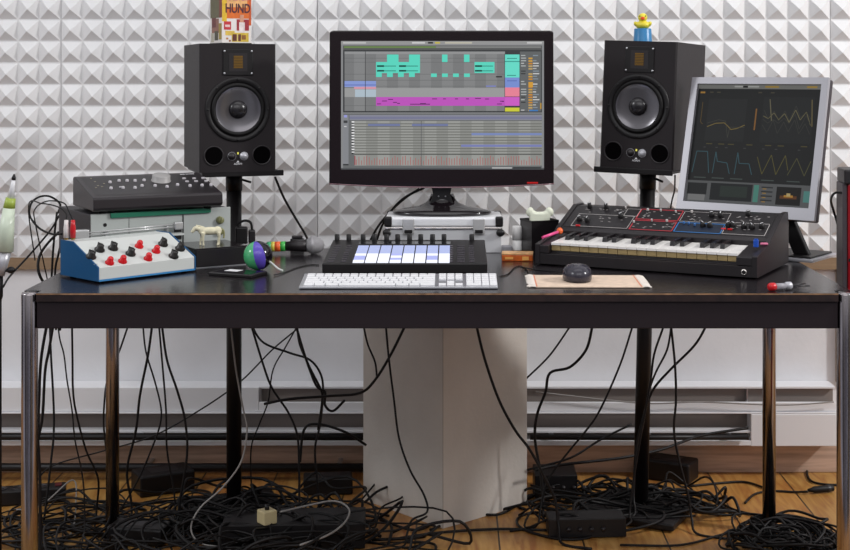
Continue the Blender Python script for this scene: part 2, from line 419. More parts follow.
# duck on blue cup
dk = empty('toy_duck_on_cup', (.506, 3.79, zR+.3415), math.radians(-8), 'yellow toy duck with orange bill on a blue cup, on the right loudspeaker', 'toy')
MB().lathe([(0, 0), (.0255, 0), (.025, .002), (.023, .036), (.022, .0375), (0, .0375)], n=32).build('blue_cup', mat('cup_blue', '#1f74a8', .35, var=.06, vscale=12), dk)
M_yel = mat('duck_yellow', '#e0d23c', .35)
mb = MB().ell((0, 0, .047), (.02, .021, .012)).ell((0, -.004, .067), (.0128, .0125, .012)).ell((0, .018, .053), (.008, .01, .006))
for sx in (-1, 1): mb.ell((sx*.0185, 0, .05), (.0055, .013, .0075), M=Matrix.Rotation(sx*.5, 3, 'Y'))
mb.build('duck_body', M_yel, dk, remesh=.0012)
MB().ell((0, -.018, .0625), (.0062, .006, .0026)).ell((0, -.0165, .066), (.0055, .005, .0026)).build('duck_bill', mat('duck_orange', '#dd4a1a', .35), dk)
for sx in (-1, 1): MB().ell((sx*.0075, -.0135, .0705), .0019, 12).build('duck_eye', M_black, dk)

# ------------------------------------------------------------------ left stack: grey device
th = math.radians(32)
gd = empty('tape_device', (-.8635, 3.335, TZ), th, 'large grey and black metal device with green strip, lowest in the left stack', 'audio device')
gw, gdp, gh = .355, .262, .1245
M_gpan = mat('grey_panel', '#a9aeab', .45, var=.04, vscale=10)
M_gside = mat('charcoal_metal', '#2c292d', .55, .1)
MB().b2(0, gw, .004, gdp, .004, gh-.002).build('case', M_gside, gd, bevel=.002)
MB().b2(0, gw, 0, .0039, .004, gh).build('front_panel', M_gpan, gd, bevel=.0012)
P0, N0 = (0, 0, 0), (0, -1, 0)
H = lambda px, py: hit(gd, px, py, P0, N0)
a, b_ = H(110, 217), H(210, 211)
g1 = MB().b2(a.x, b_.x, -.007, -.0005, gh-.011, gh+.0008).build('green_strip', mat('green_strip', '#146a50', .4), gd, bevel=.001)
v = H(183, 222); MB().b2(v.x-.0016, v.x+.0016, -.0008, 0, .02, gh-.013).build('groove', M_black, gd)
v = H(129, 223); MB().b2(v.x-.0006, v.x+.0006, -.0005, 0, .03, gh-.014).build('panel_seam', M_gside, gd)
v = H(105, 225); MB().lathe([(0, .0004), (.0035, .0007), (.0045, .0007), (.0045, 0)], (v.x, 0, v.z), (0, -1, 0), 20).build('round_hole', M_black, gd)
v0 = H(174, 222); v1 = H(181.5, 239); MB().b2(v0.x, v1.x, -.0012, 0, v1.z, v0.z).build('slot_opening', M_black, gd)
for px, py in ((219.5, 220), (219.5, 231)):
    v = H(px, py); k = MB().lathe([(.0095, 0), (.0095, .004), (.0082, .011), (.007, .0125), (0, .0125)], (v.x, 0, v.z), (0, -1, 0), 20).build('olive_knob', mat('olive_plastic', '#77784f', .4), gd)
    MB().b2(v.x-.0012, v.x+.0012, -.0145, -.0125, v.z-.006, v.z+.006).build('grip_bar', mat('olive_plastic', '#77784f', .4), k)
for x in (.02, gw-.02):
    for y in (.02, gdp-.06): MB().cyl((x, y, 0), (x, y, .005), .008, n=14).build('foot', M_rub, gd)
# chrome rail
a, b_ = H(84, 234), H(178, 229)
zr = .080
M_rail = mat('rail_silver', '#c6c6c6', .25, .45)
rr = empty('chrome_slide_rail', gd.location, th, 'chrome slide rail lying along the front of the grey device, above the blue box', 'rail')
a = Vector((-.022, -.018, zr-.003)); b_ = Vector((v1.x-.004, -.018, zr+.006))
MB().tube([a+Vector((0, 0, .006)), b_+Vector((0, 0, .006))], .0018, 10).build('upper_rod', M_rail, rr)
MB().tube([a, b_], .0018, 10).build('lower_rod', M_rail, rr)
MB().b2(-.045, -.012, -.028, -.010, zr-.010, zr+.012).build('end_block', M_rail, rr, bevel=.003)
MB().b2(b_.x-.022, b_.x, -.024, -.012, zr-.002, zr+.017).build('end_block', M_rail, rr, bevel=.003)
MB().b2(-.04, b_.x, -.029, -.002, zr-.015, zr-.0105).build('rail_plate', M_bwhite, rr)
MB().b2(.03, .036, -.0165, -.0015, zr-.0105, zr+.004).b2(b_.x-.04, b_.x-.034, -.0165, -.0015, zr-.0105, zr+.008).build('mounting_lug', M_alu, rr)

# monitor controller with big knob on top
th2 = math.radians(29)
zc = TZ+gh+.0035
mc = empty('monitor_controller', (-.853, 3.318, zc), th2, 'black wedge controller with a big silver dial, topmost of the left stack', 'audio controller')
L, D = .320, .198
prof = [(0, .012), (.003, .006), (.010, .003), (.02, .005), (D, .004), (D, .071), (D-.008, .075), (D-.02, .074), (.006, .037), (.001, .033)]
M_mc = mat('controller_black', '#1f191d', .38, bump=.08, bscale=800)
MB().prism(prof, 0, L).build('housing', M_mc, mc, bevel=.0025, seg=3)
for x in (.03, L-.03):
    for y in (.03, D-.03): MB().cyl((x, y, -.0035), (x, y, .006), .009, n=14).build('foot', M_rub, mc)
pn = Vector((0, -(.074-.037), (D-.02-.006))).normalized(); pp = Vector((0, .006, .037))
def onp(px, py): return hit(mc, px, py, pp, pn)
fz = lambda y: .037+(y-.006)*.037/(D-.026)+.0004
MB().quad([(.012, .02, fz(.02)), (L-.012, .02, fz(.02)), (L-.012, D-.03, fz(D-.03)), (.012, D-.03, fz(D-.03))]).build('faceplate', mat('face_dark', '#151114', .4), mc)
c = onp(161, 181)
kb = MB().lathe([(.0245, 0), (.0245, .002), (.0225, .003), (.0225, .014), (.0205, .0165), (0, .0168)], c, pn, 48).build('big_dial', mat('dial_silver', '#9b9998', .5, .15), mc)
M_btn = mat('light_button', '#b9b6ba', .4)
for px, py in [(110, 183), (119, 181.5), (127, 181.5), (135, 181.5), (144, 181), (111, 189), (123, 188.5), (135, 188.5), (142, 186.5), (155, 186.5), (167, 187.5), (177.5, 185.5), (190, 186.5), (202, 186), (211, 185.5)]:
    c = onp(px, py); MB().lathe([(.0042, -.002), (.0042, .003), (.0034, .0055), (0, .006)], c, pn, 16).build('round_button', M_btn, mc)
TLT = math.atan2(.037, D-.026)
for px, py in [(184, 179), (194, 179), (203, 178.5), (187, 182), (196, 181.8), (206, 181.5), (121, 187.8)]:
    c = onp(px, py); MB().box((0, 0, .001), (.0085, .005, .005), Matrix.Translation(c) @ Matrix.Rotation(TLT, 4, 'X')).build('square_button', M_btn, mc, bevel=.0006)
for px, py in [(91, 179), (95, 182), (98, 186), (96, 188), (102, 187), (104, 184)]:
    c = onp(px, py); MB().box((0, 0, .0006), (.004, .0035, .002), Matrix.Translation(c) @ Matrix.Rotation(TLT, 4, 'X')).build('panel_mark', mat('panel_mark_olive', '#8d8878', .5), mc)
text_mesh('lettering', 'BIG KNOB', .008, Matrix.Translation(onp(187, 174.3)+pn*.0006) @ Matrix.Rotation(TLT, 4, 'X') @ Matrix.Translation((0,0,0)), M_white, mc)

# blue and white box
th3 = math.radians(46)
bb = empty('preamp_box', (-.7785, 3.066, TZ), th3, 'white sloped box with blue sides, red and black knobs, at the table front left', 'audio device')
bl, bd = .258, .156
zf = .005
prof = [(0, zf), (0, zf+.031), (bd-.052, zf+.079), (bd, zf+.079), (bd, zf)]
mid = [(.0015, zf+.003), (.0015, zf+.030), (bd-.052, zf+.0775), (bd-.002, zf+.0775), (bd-.002, zf+.003)]
MB().prism(mid, .003, bl-.003).build('housing', M_bwhite, bb, bevel=.001)
for x0 in (0, bl-.003): MB().prism(prof, x0, x0+.003).build('blue_side', M_blue, bb)
MB().b2(.003, bl-.003, .0, bd, zf-.0005, zf+.003).build('base', mat('blue_light', '#2f7cb4', .4), bb)
for x in (.02, bl-.02):
    for y in (.02, bd-.02): MB().cyl((x, y, 0), (x, y, zf), .007, n=14).build('foot', M_rub, bb)
n3 = Vector((0, -.0475, (bd-.0535))).normalized(); p3 = Vector((0, .0015, zf+.030))
def knob(px, py, mm, nm):
    c = hit(bb, px, py, p3, n3)
    c = hit(bb, px, py, p3+n3*.006, n3)-n3*.006
    sc = 1.3 if nm == 'black_knob' else 1.12
    k = MB().lathe([(.0088*sc, 0), (.0092*sc, .003), (.0066*sc, .006), (.0058*sc, .0135), (.004*sc, .016), (0, .0162)], c, n3, 20).build(nm, mm, bb)
    if nm == 'black_knob':
        MB().box((0, 0, .014), (.0026, .0165, .007), Matrix.Translation(c) @ Matrix.Rotation(math.atan2(.0475, bd-.0535), 4, 'X') @ Matrix.Rotation(random.uniform(-.8, .8), 4, 'Z')).build('pointer', mm, k, bevel=.0006)
M_kblk = mat('knob_black', '#1b1a18', .3); M_kred = mat('knob_red', '#c8141d', .25)
for p_ in ((91.5, 255), (100, 248), (113.5, 246.5), (131, 252), (163.5, 242.5), (180.5, 247), (174, 254.5)): knob(*p_, M_kblk, 'black_knob')
for p_ in ((110, 261), (123, 259.5), (139.5, 244.5), (156.5, 249.5), (148.5, 257)): knob(*p_, M_kred, 'red_knob')
for p_ in ((95.5, 264.5),):
    c = hit(bb, *p_, p3, n3); MB().box((0, 0, .0003), (.008, .004, .0006), Matrix.Translation(c) @ Matrix.Rotation(.43, 4, 'X')).build('maker_plate', M_alu, bb)
zt_ = zf+.0775
# RCA plugs standing in the rear edge of the box
for px, mm, lab, nm in ((66.3, mat('plug_white', '#dcd6d4', .4), 'white phono plug standing in the back edge of the blue box', 'phono_plug'), (73.0, mat('plug_red', '#c01822', .3), 'red phono plug standing in the back edge of the blue box', 'phono_plug')):
    c = hit(bb, px, 240.6, (0, 0, zt_), (0, 0, 1)); c.z = zt_+TZ+.0022
    w3 = mtx(bb) @ Vector((c.x, min(c.y, bd-.012), 0)); w3.z = zt_+TZ+.0022
    rt = empty(nm, w3, 0, lab, 'plug')
    MB().lathe([(.0045, 0), (.0045, .004)], n=16).build('metal_collar', M_brass, rt)
    MB().lathe([(0, .004), (.0060, .0042), (.0062, .026), (.0052, .033), (.0046, .044), (0, .0445)], n=20).build('plug_body', mm, rt)
    tag(MB().tube(smooth([w3+Vector((0, 0, .0448)), w3+Vector((-.002, .004, .045)), w3+Vector((-.012, .01, .062)), w3+Vector((-.03, .03, .08)), w3+Vector((-.08, .07, .08)), w3+Vector((-.14, .18, .05)), w3+Vector((-.18, .32, .0)), w3+Vector((-.18, .42, -.15))] if 'red' in lab else
        [w3+Vector((0, 0, .0448)), w3+Vector((-.003, .008, .058)), w3+Vector((-.03, .04, .070)), w3+Vector((-.09, .12, .07)), w3+Vector((-.17, .28, .05)), w3+Vector((-.19, .40, -.1))]), .0016, 8).build('audio_cable', M_rub),
        'thin black cable looping up from the %s plug beside the left stack' % ('red' if 'red' in lab else 'white'), 'cable')

# black riser with horse
rb = empty('black_riser_box', (-.609, 3.308, TZ), th, 'small low black box at the right foot of the left stack, horse figure on it', 'box')
MB().b2(0, .128, 0, .135, .002, .044).build('box_body', mat('satin_black', '#191618', .35), rb, bevel=.0015)
MB().b2(-.002, .130, -.002, .137, .044, .0465).build('box_lid', mat('gloss_lid', '#221e20', .18), rb, bevel=.0008)
MB().b2(.001, .127, .001, .134, 0, .002).build('box_foot', M_alu, rb)
hp = pt(208, 246.5, 3.372); hp.z = TZ+.0465
hs = empty('horse_figurine', hp, math.radians(12), 'small cream coloured toy horse standing on the low black box', 'figurine')
hs.scale = (1.12, 1.15, 1.02)
M_horse = mat('cream_paint', '#d2ccb0', .5, var=.2, vscale=60)
mb = MB().ell((.004, 0, .034), (.021, .0085, .0095)).ell((-.012, 0, .035), (.009, .008, .0105)).ell((.020, 0, .0345), (.0095, .0085, .010))
mb.tube(smooth([(-.014, 0, .037), (-.021, 0, .0395), (-.026, 0, .0415)]), .0058, 12)
mb.tube([(-.025, 0, .043), (-.030, 0, .037), (-.0345, 0, .031)], [.0052, .0044, .0032], 12)
for sy in (-1, 1): mb.tube([(-.0245, sy*.003, .045), (-.0245, sy*.0036, .051)], [.0016, .0005], 6)
for lx, sy, dx in ((-.012, 1, -.004), (-.011, -1, .001), (.021, 1, .002), (.022, -1, -.002)):
    mb.tube([(lx, sy*.005, .031), (lx+dx*.3+(.002 if lx > 0 else 0), sy*.0055, .019), (lx+dx+(.001 if lx > 0 else 0), sy*.0055, .007), (lx+dx, sy*.0055, .0003)], [.005, .0031, .0021, .0027], 10)
mb.build('horse_body', M_horse, hs, remesh=.0011)
MB().tube(smooth([(.0285, 0, .037), (.033, 0, .034), (.034, 0, .024), (.033, 0, .016)]), .0019, 8).build('tail', mat('tail_olive', '#8c8a5e', .6), hs)
MB().tube(smooth([(-.025, 0, .0465), (-.018, 0, .0455), (-.011, 0, .0435)]), .0022, 8).build('mane', M_horse, hs)

# smartphone-like slab
ph_ = empty('black_phone', on_z(238, 275, TZ), math.radians(-24), 'black flat phone lying on the table in front of the black riser box', 'phone')
MB().b2(-.058, .058, -.034, .034, .0, .008).build('phone_body', M_black, ph_, bevel=.002)
MB().b2(-.05, .05, -.031, .031, .0079, .0083).build('screen', mat('phone_glass', '#141217', .1), ph_)
MB().b2(-.035, .0, -.004, .022, .0083, .0086).build('white_patch', M_white, ph_)  # plain white patch on the phone screen

# striped ball shaker
bc = on_z(258, 270, TZ); rad = .0338
bl_ = empty('striped_ball_shaker', (bc.x, bc.y, TZ), 0, 'green, purple and black striped ball shaker with short white handle', 'shaker')
mb = MB()
ms = [mat('ball_green', '#4aa870', .16), mat('ball_purple', '#5a49b2', .14), mat('ball_black', '#120f16', .14)]
for m_ in ms: mb.use(m_)
n = 48; m2 = 24; rings = []
Rb = Matrix.Rotation(math.radians(-12), 3, 'Y')
for i in range(m2+1):
    a = -PI/2+PI*i/m2
    rings.append([mb.bm.verts.new(Rb @ Vector((rad*math.cos(a)*math.cos(2*PI*j/n), rad*math.cos(a)*math.sin(2*PI*j/n), rad*math.sin(a)))+Vector((0, 0, rad))) for j in range(n)] if 0 < i < m2 else [mb.bm.verts.new(Rb @ Vector((0, 0, rad*math.sin(a)))+Vector((0, 0, rad)))])
for a, b_ in zip(rings, rings[1:]):
    for j in range(n):
        ang = (j+.5)*360/n
        # six meridian bands: green faces left-front, purple middle, black right
        band = 0 if 190 <= ang < 262 else (1 if 262 <= ang < 308 else 2)
        if ang < 190 and ang > 130: band = 1
        if 60 < ang <= 130: band = 0
        mb.mi = band; j2 = (j+1) % n
        if len(a) == 1: mb._f([a[0], b_[j], b_[j2]], True)
        elif len(b_) == 1: mb._f([a[j], a[j2], b_[0]], True)
        else: mb._f([a[j], a[j2], b_[j2], b_[j]], True)
mb.build('ball', None, bl_)
MB().tube(smooth([(.028, -.012, .022), (.040, -.02, .014), (.052, -.028, .006), (.062, -.032, .0032)]), [.0024]*19, 10).build('handle', M_bwhite, bl_)

# microphone
mcz = on_z(313, 254, TZ)
mi = empty('microphone', (mcz.x, mcz.y, TZ+.0225), math.radians(4), 'black handheld microphone with silver grille and coloured rings, lying on the table', 'microphone')
MB().lathe([(0, -.02), (.010, -.019), (.0185, -.012), (.0222, -.001), (.0222, .005), (.0185, .018), (.010, .0265), (0, .029)], (0, 0, 0), (1, 0, 0), 32).build('grille', mat('grille_mesh', '#a5a3a6', .45, .4, bump=1, bscale=1500), mi)
MB().lathe([(.0226, -.0015), (.0236, 0), (.0236, .004), (.0226, .0055)], (-.004, 0, 0), (1, 0, 0), 32).build('grille_band', mat('grille_band', '#9a989b', .4, .4), mi)
e0, e1 = Vector((-.016, 0, -.001)), Vector((-.105, .008, -.004))
dd = (e1-e0)
MB().tube([e0, e0+dd*.25, e1-dd*.4], [.0165, .014, .0115], 24).build('body', M_dark, mi)
for t0_, t1_, cc in ((.6, .74, '#3fae4a'), (.74, .9, '#e8622a'), (.9, 1.0, '#cfc14a'), (1.0, 1.12, '#3a9c68')):
    MB().cyl(e0+dd*t0_, e0+dd*t1_, .0128, n=24).build('coloured_ring', mat('ring_'+cc, cc, .35), mi)
MB().cyl(e0+dd*1.12, e0+dd*1.3, .011, .010, n=24).build('connector', M_black, mi)
clp = pt(297, 240.5, 3.68)
ck = empty('cable_connector', (clp.x, 3.685, TZ), math.radians(10), 'small black cable coupler standing behind the microphone', 'connector')
MB().b2(-.018, .018, -.008, .008, .0, .026).build('connector_body', M_black, ck, bevel=.003)
MB().b2(-.014, .014, -.007, .007, .0262, .034).build('connector_cap', M_dark, ck, bevel=.002)

# plugs on adapter beside left stand
ad = empty('power_plug_adapter', (pt(245, 250, 3.67).x, 3.675, TZ), math.radians(8), 'black plug adapter with bent cable standing behind the ball', 'adapter')
MB().b2(-.026, .006, -.012, .014, 0.014, .058).build('adapter_body', M_black, ad, bevel=.004)
MB().b2(.008, .026, -.01, .01, .016, .050).build('plug', M_dark, ad, bevel=.004)
for x in (-.016, .014): MB().cyl((x, 0, 0), (x, 0, .0165), .005, n=14).build('prong', M_brass, ad)
MB().tube(smooth([(-.018, 0, .056), (-.016, 0, .068), (.0, 0, .074), (.014, 0, .068), (.018, 0, .048)]), .0034, 10).build('bent_lead', M_rub, ad)

# ------------------------------------------------------------------ computer keyboard
kx0, kx1, ky0 = -.332, .0915, 2.99
kw = kx1-kx0
kbd = empty('computer_keyboard', (kx0, ky0, TZ), 0, 'slim white and silver computer keyboard lying at the front of the table', 'keyboard')
zz_ = lambda y: .0055+.012*y/.114
MB().prism([(0, .001), (0, .0055), (.114, .0175), (.114, .0125), (.02, .001)], 0, kw).build('base', M_alu, kbd, bevel=.0008)
MB().cyl((.01, .106, .007), (kw-.01, .106, .007), .0068, n=16).build('rear_foot', M_key, kbd)
def keymesh(w, d):
    q = MB(); q.b2(-w/2, w/2, -d/2, d/2, 0, .0028); bmesh.ops.recalc_face_normals(q.bm, faces=q.bm.faces)
    me = bpy.data.meshes.new('key'); q.bm.to_mesh(me); q.bm.free(); me.materials.append(M_key); return me
KM = {}
u = .0190; ks = math.atan2(.012, .114)
def key(cx_, cy_, w, d):
    k = (round(w, 4), round(d, 4))
    if k not in KM: KM[k] = keymesh(*k)
    o = bpy.data.objects.new('key', KM[k]); COL.objects.link(o); o.parent = kbd
    o.location = (cx_, cy_, zz_(cy_)+.0001); o.rotation_euler = (ks, 0, 0)
mr = 15*u
rows = [[1.25, 1.25, 1.5, 6.5, 1.5, 1.25, 1.75-.0], [2.25]+[1]*10+[2.75-.0], [1.75]+[1]*11+[2.25], [1.5]+[1]*13+[.5], [1]*13+[2], [1]*15]
rows[3] = [1.5]+[1]*12+[1.5]
sc_ = .282/(15*u)
for i, rw in enumerate(rows):
    x = .008; y = .013+i*.0178; d = .0152 if i < 5 else .0095
    if i == 5: y -= .0028
    for w in rw:
        w_ = w*u*sc_; key(x+w_/2, y, w_-.003, d); x += w_
navx = .008+.282+.006
for i in range(6):
    y = .013+i*.0178-(.0028 if i == 5 else 0); d = .0152 if i < 5 else .0095
    for j in range(3):
        if i == 2 or (i == 1 and j != 1): continue
        key(navx+.009+j*.0178, y, .0152, d)
    for j in range(4):
        if i == 0 and j == 1: continue
        if i in (0,) and j == 3: continue
        w = .0152
        xx = navx+.0605+.0075+j*.0168
        if i == 0 and j == 0: key(xx+.0084, y, .0316, d); continue
        if i == 1 and j == 3: key(xx, y-.0089, .0150, .0325); continue
        key(xx, y, .0148, d)

# ------------------------------------------------------------------ pad controller
pc = empty('pad_controller', (-.303, 3.205, TZ), 0, 'black pad controller with glowing white pads behind the white keyboard', 'controller')
PW, PD = .377, .288
sl = math.atan2(.02, PD)
zt2 = lambda y: .026+.02*y/PD
MB().prism([(0, .003), (0, .026), (PD, .046), (PD, .003)], 0, PW).build('housing', M_black, pc, bevel=.003, seg=3)
MB().b2(.02, PW-.02, .02, .03, 0, .003).b2(.02, PW-.02, PD-.03, PD-.02, 0, .003).build('feet', M_rub, pc)
Lx0 = (352-VX)*3.21/F+.303
M_pads = [mat('pad_white', '#eef1ff', .4, emit=1.35), mat('pad_lavender', '#b9c4f2', .4, emit=1.05), mat('pad_blue', '#b4bbf6', .4, emit=1.1)]
PM = []
for m_ in M_pads:
    q = MB(); q.b2(-.0125, .0125, -.0120, .0120, -.001, .0022); bmesh.ops.recalc_face_normals(q.bm, faces=q.bm.faces)
    me = bpy.data.meshes.new('pad'); q.bm.to_mesh(me); q.bm.free(); me.materials.append(m_); PM.append(me)
for i in range(8):
    for j in range(8):
        k = 1 if j >= 4 else 0
        if i in (0, 3, 6) and j in (1, 2): k = 2
        if i == 3 and j < 4: k = 2 if j % 2 else 0
        o = bpy.data.objects.new('pad', PM[k]); COL.objects.link(o); o.parent = pc
        y = .018+j*.0246; o.location = (Lx0+.0139+i*.02805, y, zt2(y)); o.rotation_euler = (sl, 0, 0)
o = MB().b2(Lx0, Lx0+.224, .228, .262, -.0004, .0006, None).build('display', mat('display_glass', '#0b0b10', .12), pc)
for v in o.data.vertices: v.co.z += zt2(v.co.y)
for px in (337, 348.7, 363, 374.4, 386.5, 397.6, 409.5, 420.7, 432.5, 444, 471.8):
    x = (px-VX)*3.475/F+.303; y = .274
    MB().lathe([(.0062, 0), (.0060, .0145), (.005, .016), (0, .016)], (x, y, zt2(y)), n=18).build('encoder', M_black, pc)
M_mk = mat('button_mark', '#8b8790', .5); M_bt = mat('button_grey', '#3c383f', .5)
for i in range(8):
    for x, w in ((.018, .016), (.047, .012), (PW-.085, .014), (PW-.06, .018), (PW-.035, .012)):
        y = .022+i*.026
        b_ = MB().b2(x-w/2, x+w/2, y-.005, y+.005, -.0003, .001).build('button', M_bt, pc)
        for v in b_.data.vertices: v.co.z += zt2(v.co.y)
        if (i*3+int(x*100)) % 3 != 1:
            q = MB().b2(x-w/3, x+w/3, y-.0015, y+.0015, .001, .0013).build('button_mark', M_mk, b_)
            for v in q.data.vertices: v.co.z += zt2(v.co.y)

# ------------------------------------------------------------------ flight case and main monitor
CY0 = 3.59
cs = empty('aluminium_case', (-.029, CY0, TZ), 0, 'silver aluminium equipment case with black corners under the big monitor', 'case')
cw, cd, ch = .300, .162, .0915
MB().b2(-cw/2+.003, cw/2-.003, .003, cd-.003, .001, .066).build('case_body', mat('case_panel', '#cfd0d3', .35, .25, bump=.2, bscale=300), cs)
ld = MB().b2(-cw/2, cw/2, 0, cd, .066, ch).build('lid', mat('case_lid', '#e6e7ea', .3, .1), cs, bevel=.006, seg=4)
MB().b2(-cw/2, cw/2, 0, cd, .060, .0655).build('frame_rail', M_chrome, cs, bevel=.0015)
for x in (-1, 1):
    for y in (0, 1):
        MB().b2(x*(cw/2-.008)-.010, x*(cw/2-.008)+.010, y*cd-(.003 if y == 0 else .016), y*cd+(.016 if y == 0 else .003), .067, ch+.001).build('corner_cap', M_black, ld, bevel=.004, seg=3)
        MB().ell((x*(cw/2-.005), y*cd+(-.001 if y == 0 else .001), .052), (.011, .008, .010), 16).build('corner_fitting', M_black, cs)
    lt = MB().b2(x*.09-.015, x*.09+.015, -.0055, 0.002, .048, .088).build('latch', M_rail, cs, bevel=.002)
    MB().b2(x*.09-.010, x*.09+.010, -.0075, -.0055, .051, .060).build('latch_plate', M_black, lt, bevel=.001)

MYF = 3.63; ms_ = F/MYF
mx_ = (441.5-VX)/ms_
zbase = TZ+ch+.001
mo = empty('widescreen_monitor', (mx_, 3.668, zbase), 0, 'large black widescreen monitor showing a music arrangement, standing on the silver case', 'monitor')
def MX(px): return (px-441.5)/ms_
def MZ(py): return CZ-(py-VY)/ms_-zbase
yf = MYF-3.668
o_ = [(MX(329.5), MZ(32)), (MX(333), MZ(30.5)), (MX(550.5), MZ(30.5)), (MX(553.5), MZ(32)), (MX(554), MZ(184))]
bot = [(MX(554+(329-554)*t), MZ(184.2+3.6*(1-(2*t-1)**2))) for t in [i/16 for i in range(17)]]
MB().prism(o_[:4]+bot, yf+.002, yf+.03, 'y').build('housing', M_gloss, mo, bevel=.003, seg=3)
MB().prism([(MX(350), MZ(50)), (MX(534), MZ(50)), (MX(534), MZ(165)), (MX(350), MZ(165))], yf+.03, yf+.055, 'y').build('rear_cover', M_black, mo, bevel=.008)
fr_ = MB()
M_bez = mat('bezel_maroon_black', '#14070a', .25, spec=.4)
fr_.b2(MX(331), MX(341), yf, yf+.002, MZ(183), MZ(32)).b2(MX(544), MX(552.5), yf, yf+.002, MZ(183), MZ(32)).b2(MX(341), MX(544), yf, yf+.002, MZ(41), MZ(32)).b2(MX(341), MX(544), yf, yf+.002, MZ(183), MZ(169.5))
fr_.build('bezel', M_bez, mo)
M_lip = mat('clear_red_lip', '#7d5f66', .15, coat=.6)
lip = [(MX(554+(329-554)*t), MZ(184.2+3.6*(1-(2*t-1)**2))) for t in [i/16 for i in range(17)]]
lp = MB().tube([(x, yf-.001, z+.001) for x, z in lip], .0017, 8).build('lower_lip', M_lip, mo)
MB().b2(MX(527), MX(538), yf-.001, yf+.0005, MZ(183.5), MZ(182)).build('red_status_light', mat('red_led', '#d01818', .3, emit=.8), mo)
MB().prism([(MX(431), MZ(186.5)), (MX(452), MZ(186.5)), (MX(450), MZ(196)), (MX(455), MZ(208)), (MX(428), MZ(208)), (MX(433), MZ(196))], yf+.022, yf+.05, 'y').build('neck', M_black, mo, bevel=.002)
for sx in (-1, 1): MB().lathe([(.002, 0), (.002, .001), (0, .0012)], (MX(442)+sx*.009, yf+.022, MZ(197)), (0, -1, 0), 10).build('neck_screw', M_alu, mo)
bs = MB()
bs.lathe([(0, .0), (.125, .0), (.129, .003), (.127, .008), (.10, .014), (.062, .021), (.042, .030), (.034, .040), (.030, .052), (0, .053)], (MX(442), 0, 0), n=56)
for v in bs.bm.verts: v.co.y = v.co.y*.58+.004
bs.build('base', mat('base_gloss', '#171215', .12, coat=.4), mo)
# arrangement on screen
EM = {}
def em(col, k=1.0):
    key_ = (col, k)
    if key_ not in EM: EM[key_] = mat('screen_%s_%s' % (col.strip('#'), k), col, .5, emit=k)
    return EM[key_]
sg = .92
class Scr:
    def __init__(s): s.mb = MB(); s.lv = 0
    def r(s, x0, x1, y0, y1, col, lv=1): s.mb.use(em(col, getattr(s, 'g', sg))); s.items = None; return s._q(x0, x1, y0, y1, lv)
    def _q(s, x0, x1, y0, y1, lv):
        y = s.y0-lv*.00008
        s.mb.quad([s.f(x0, y1, y), s.f(x1, y1, y), s.f(x1, y0, y), s.f(x0, y0, y)])
sc = Scr(); sc.y0 = yf+.0012; sc.f = lambda px, py, y: (MX(px), y, MZ(py))
R_ = sc.r
R_(340.5, 544.5, 40.5, 170, '#8f9092', 0)
R_(340.5, 544.5, 41, 44.5, '#9d9d9d'); R_(412, 425, 42, 43.6, '#d6d6d6', 2); R_(428, 433, 42, 43.6, '#22221c', 2); R_(435, 440, 42, 43.6, '#d2c04a', 2); R_(445, 472, 42, 43.6, '#c8c4b4', 2); R_(343, 366, 42, 43.6, '#c8c8c8', 2); R_(527, 542, 42, 43.6, '#cfcfcf', 2)
R_(343, 542, 45.5, 50, '#5a5b5b'); R_(344, 436, 46.2, 48, '#6f8a50', 2); R_(436, 541, 46.2, 48, '#868786', 2)
R_(343, 542, 50, 112.5, '#3c3e40')
R_(344.5, 504.5, 51.5, 111, '#7f8081', 2); R_(344.5, 505, 51.5, 54, '#9a9b9c', 3)
for i in range(7): R_(354+i*22, 365+i*22, 54, 111, '#8a8b8c', 3)
for y in (58, 62, 74, 80, 86, 105.5): R_(344.5, 504.5, y, y+.4, '#686a6b', 4)
R_(344.5, 504.5, 88, 97, '#a2a3a3', 4)
C_ = '#5fe3cb'
for x0, x1 in ((387, 398.5), (409, 420)): R_(x0, x1, 54.5, 62, C_, 5)
R_(376, 420, 62, 73, C_, 5)
for x in (376, 398): R_(x+1, x+8, 65.2, 66.9, '#0b3a34', 6); R_(x+8, x+20, 65.7, 66.4, '#17685c', 6); R_(x+1, x+8, 70, 71.6, '#0b3a34', 6); R_(x+8, x+20, 70.5, 71.2, '#17685c', 6)
for x in (376, 387, 398, 409): R_(x, x+5.8, 73, 77, C_, 5)
for x in (442, 464): R_(x, x+5.5, 54.5, 62, C_, 5)
for x in (431, 442, 453, 464): R_(x, x+5.8, 73.5, 77, C_, 5)
R_(474.5, 494.5, 62, 73, C_, 5)
R_(475, 482, 65.2, 66.9, '#0b3a34', 6); R_(482, 493, 65.7, 66.4, '#17685c', 6); R_(475, 482, 70, 71.6, '#0b3a34', 6); R_(482, 493, 70.5, 71.2, '#17685c', 6)
R_(496, 502, 76, 77.5, '#333333', 6)
R_(344.5, 376, 81, 87, '#8ea2e0', 5); R_(344.5, 376, 84.5, 85.5, '#6c7dc4', 6); R_(354, 376, 86.8, 89, '#e0a0b0', 6); R_(355, 376, 89.5, 97, '#b8c8d4', 6)
R_(486, 496, 85.5, 86.8, '#8088c8', 6)
P_ = '#c858c6'
R_(376, 505, 97, 105.8, P_, 5)
for x, y, w in ((377, 103.5, 4), (382, 100.6, 5), (388, 99, 5), (393, 102, 4), (397, 103, 3), (410, 103.8, 20), (420, 103.2, 6), (432, 98.5, 5), (443, 98.5, 3), (455, 98.5, 3), (466, 98.5, 3), (475, 98, 6), (485, 98.6, 4), (497, 103.6, 5), (500, 100.8, 4), (502, 101, 2)): R_(x, x+w, y, y+.8, '#5d2560', 6)
R_(365, 365.6, 51.5, 111, '#3a3a3c', 7)
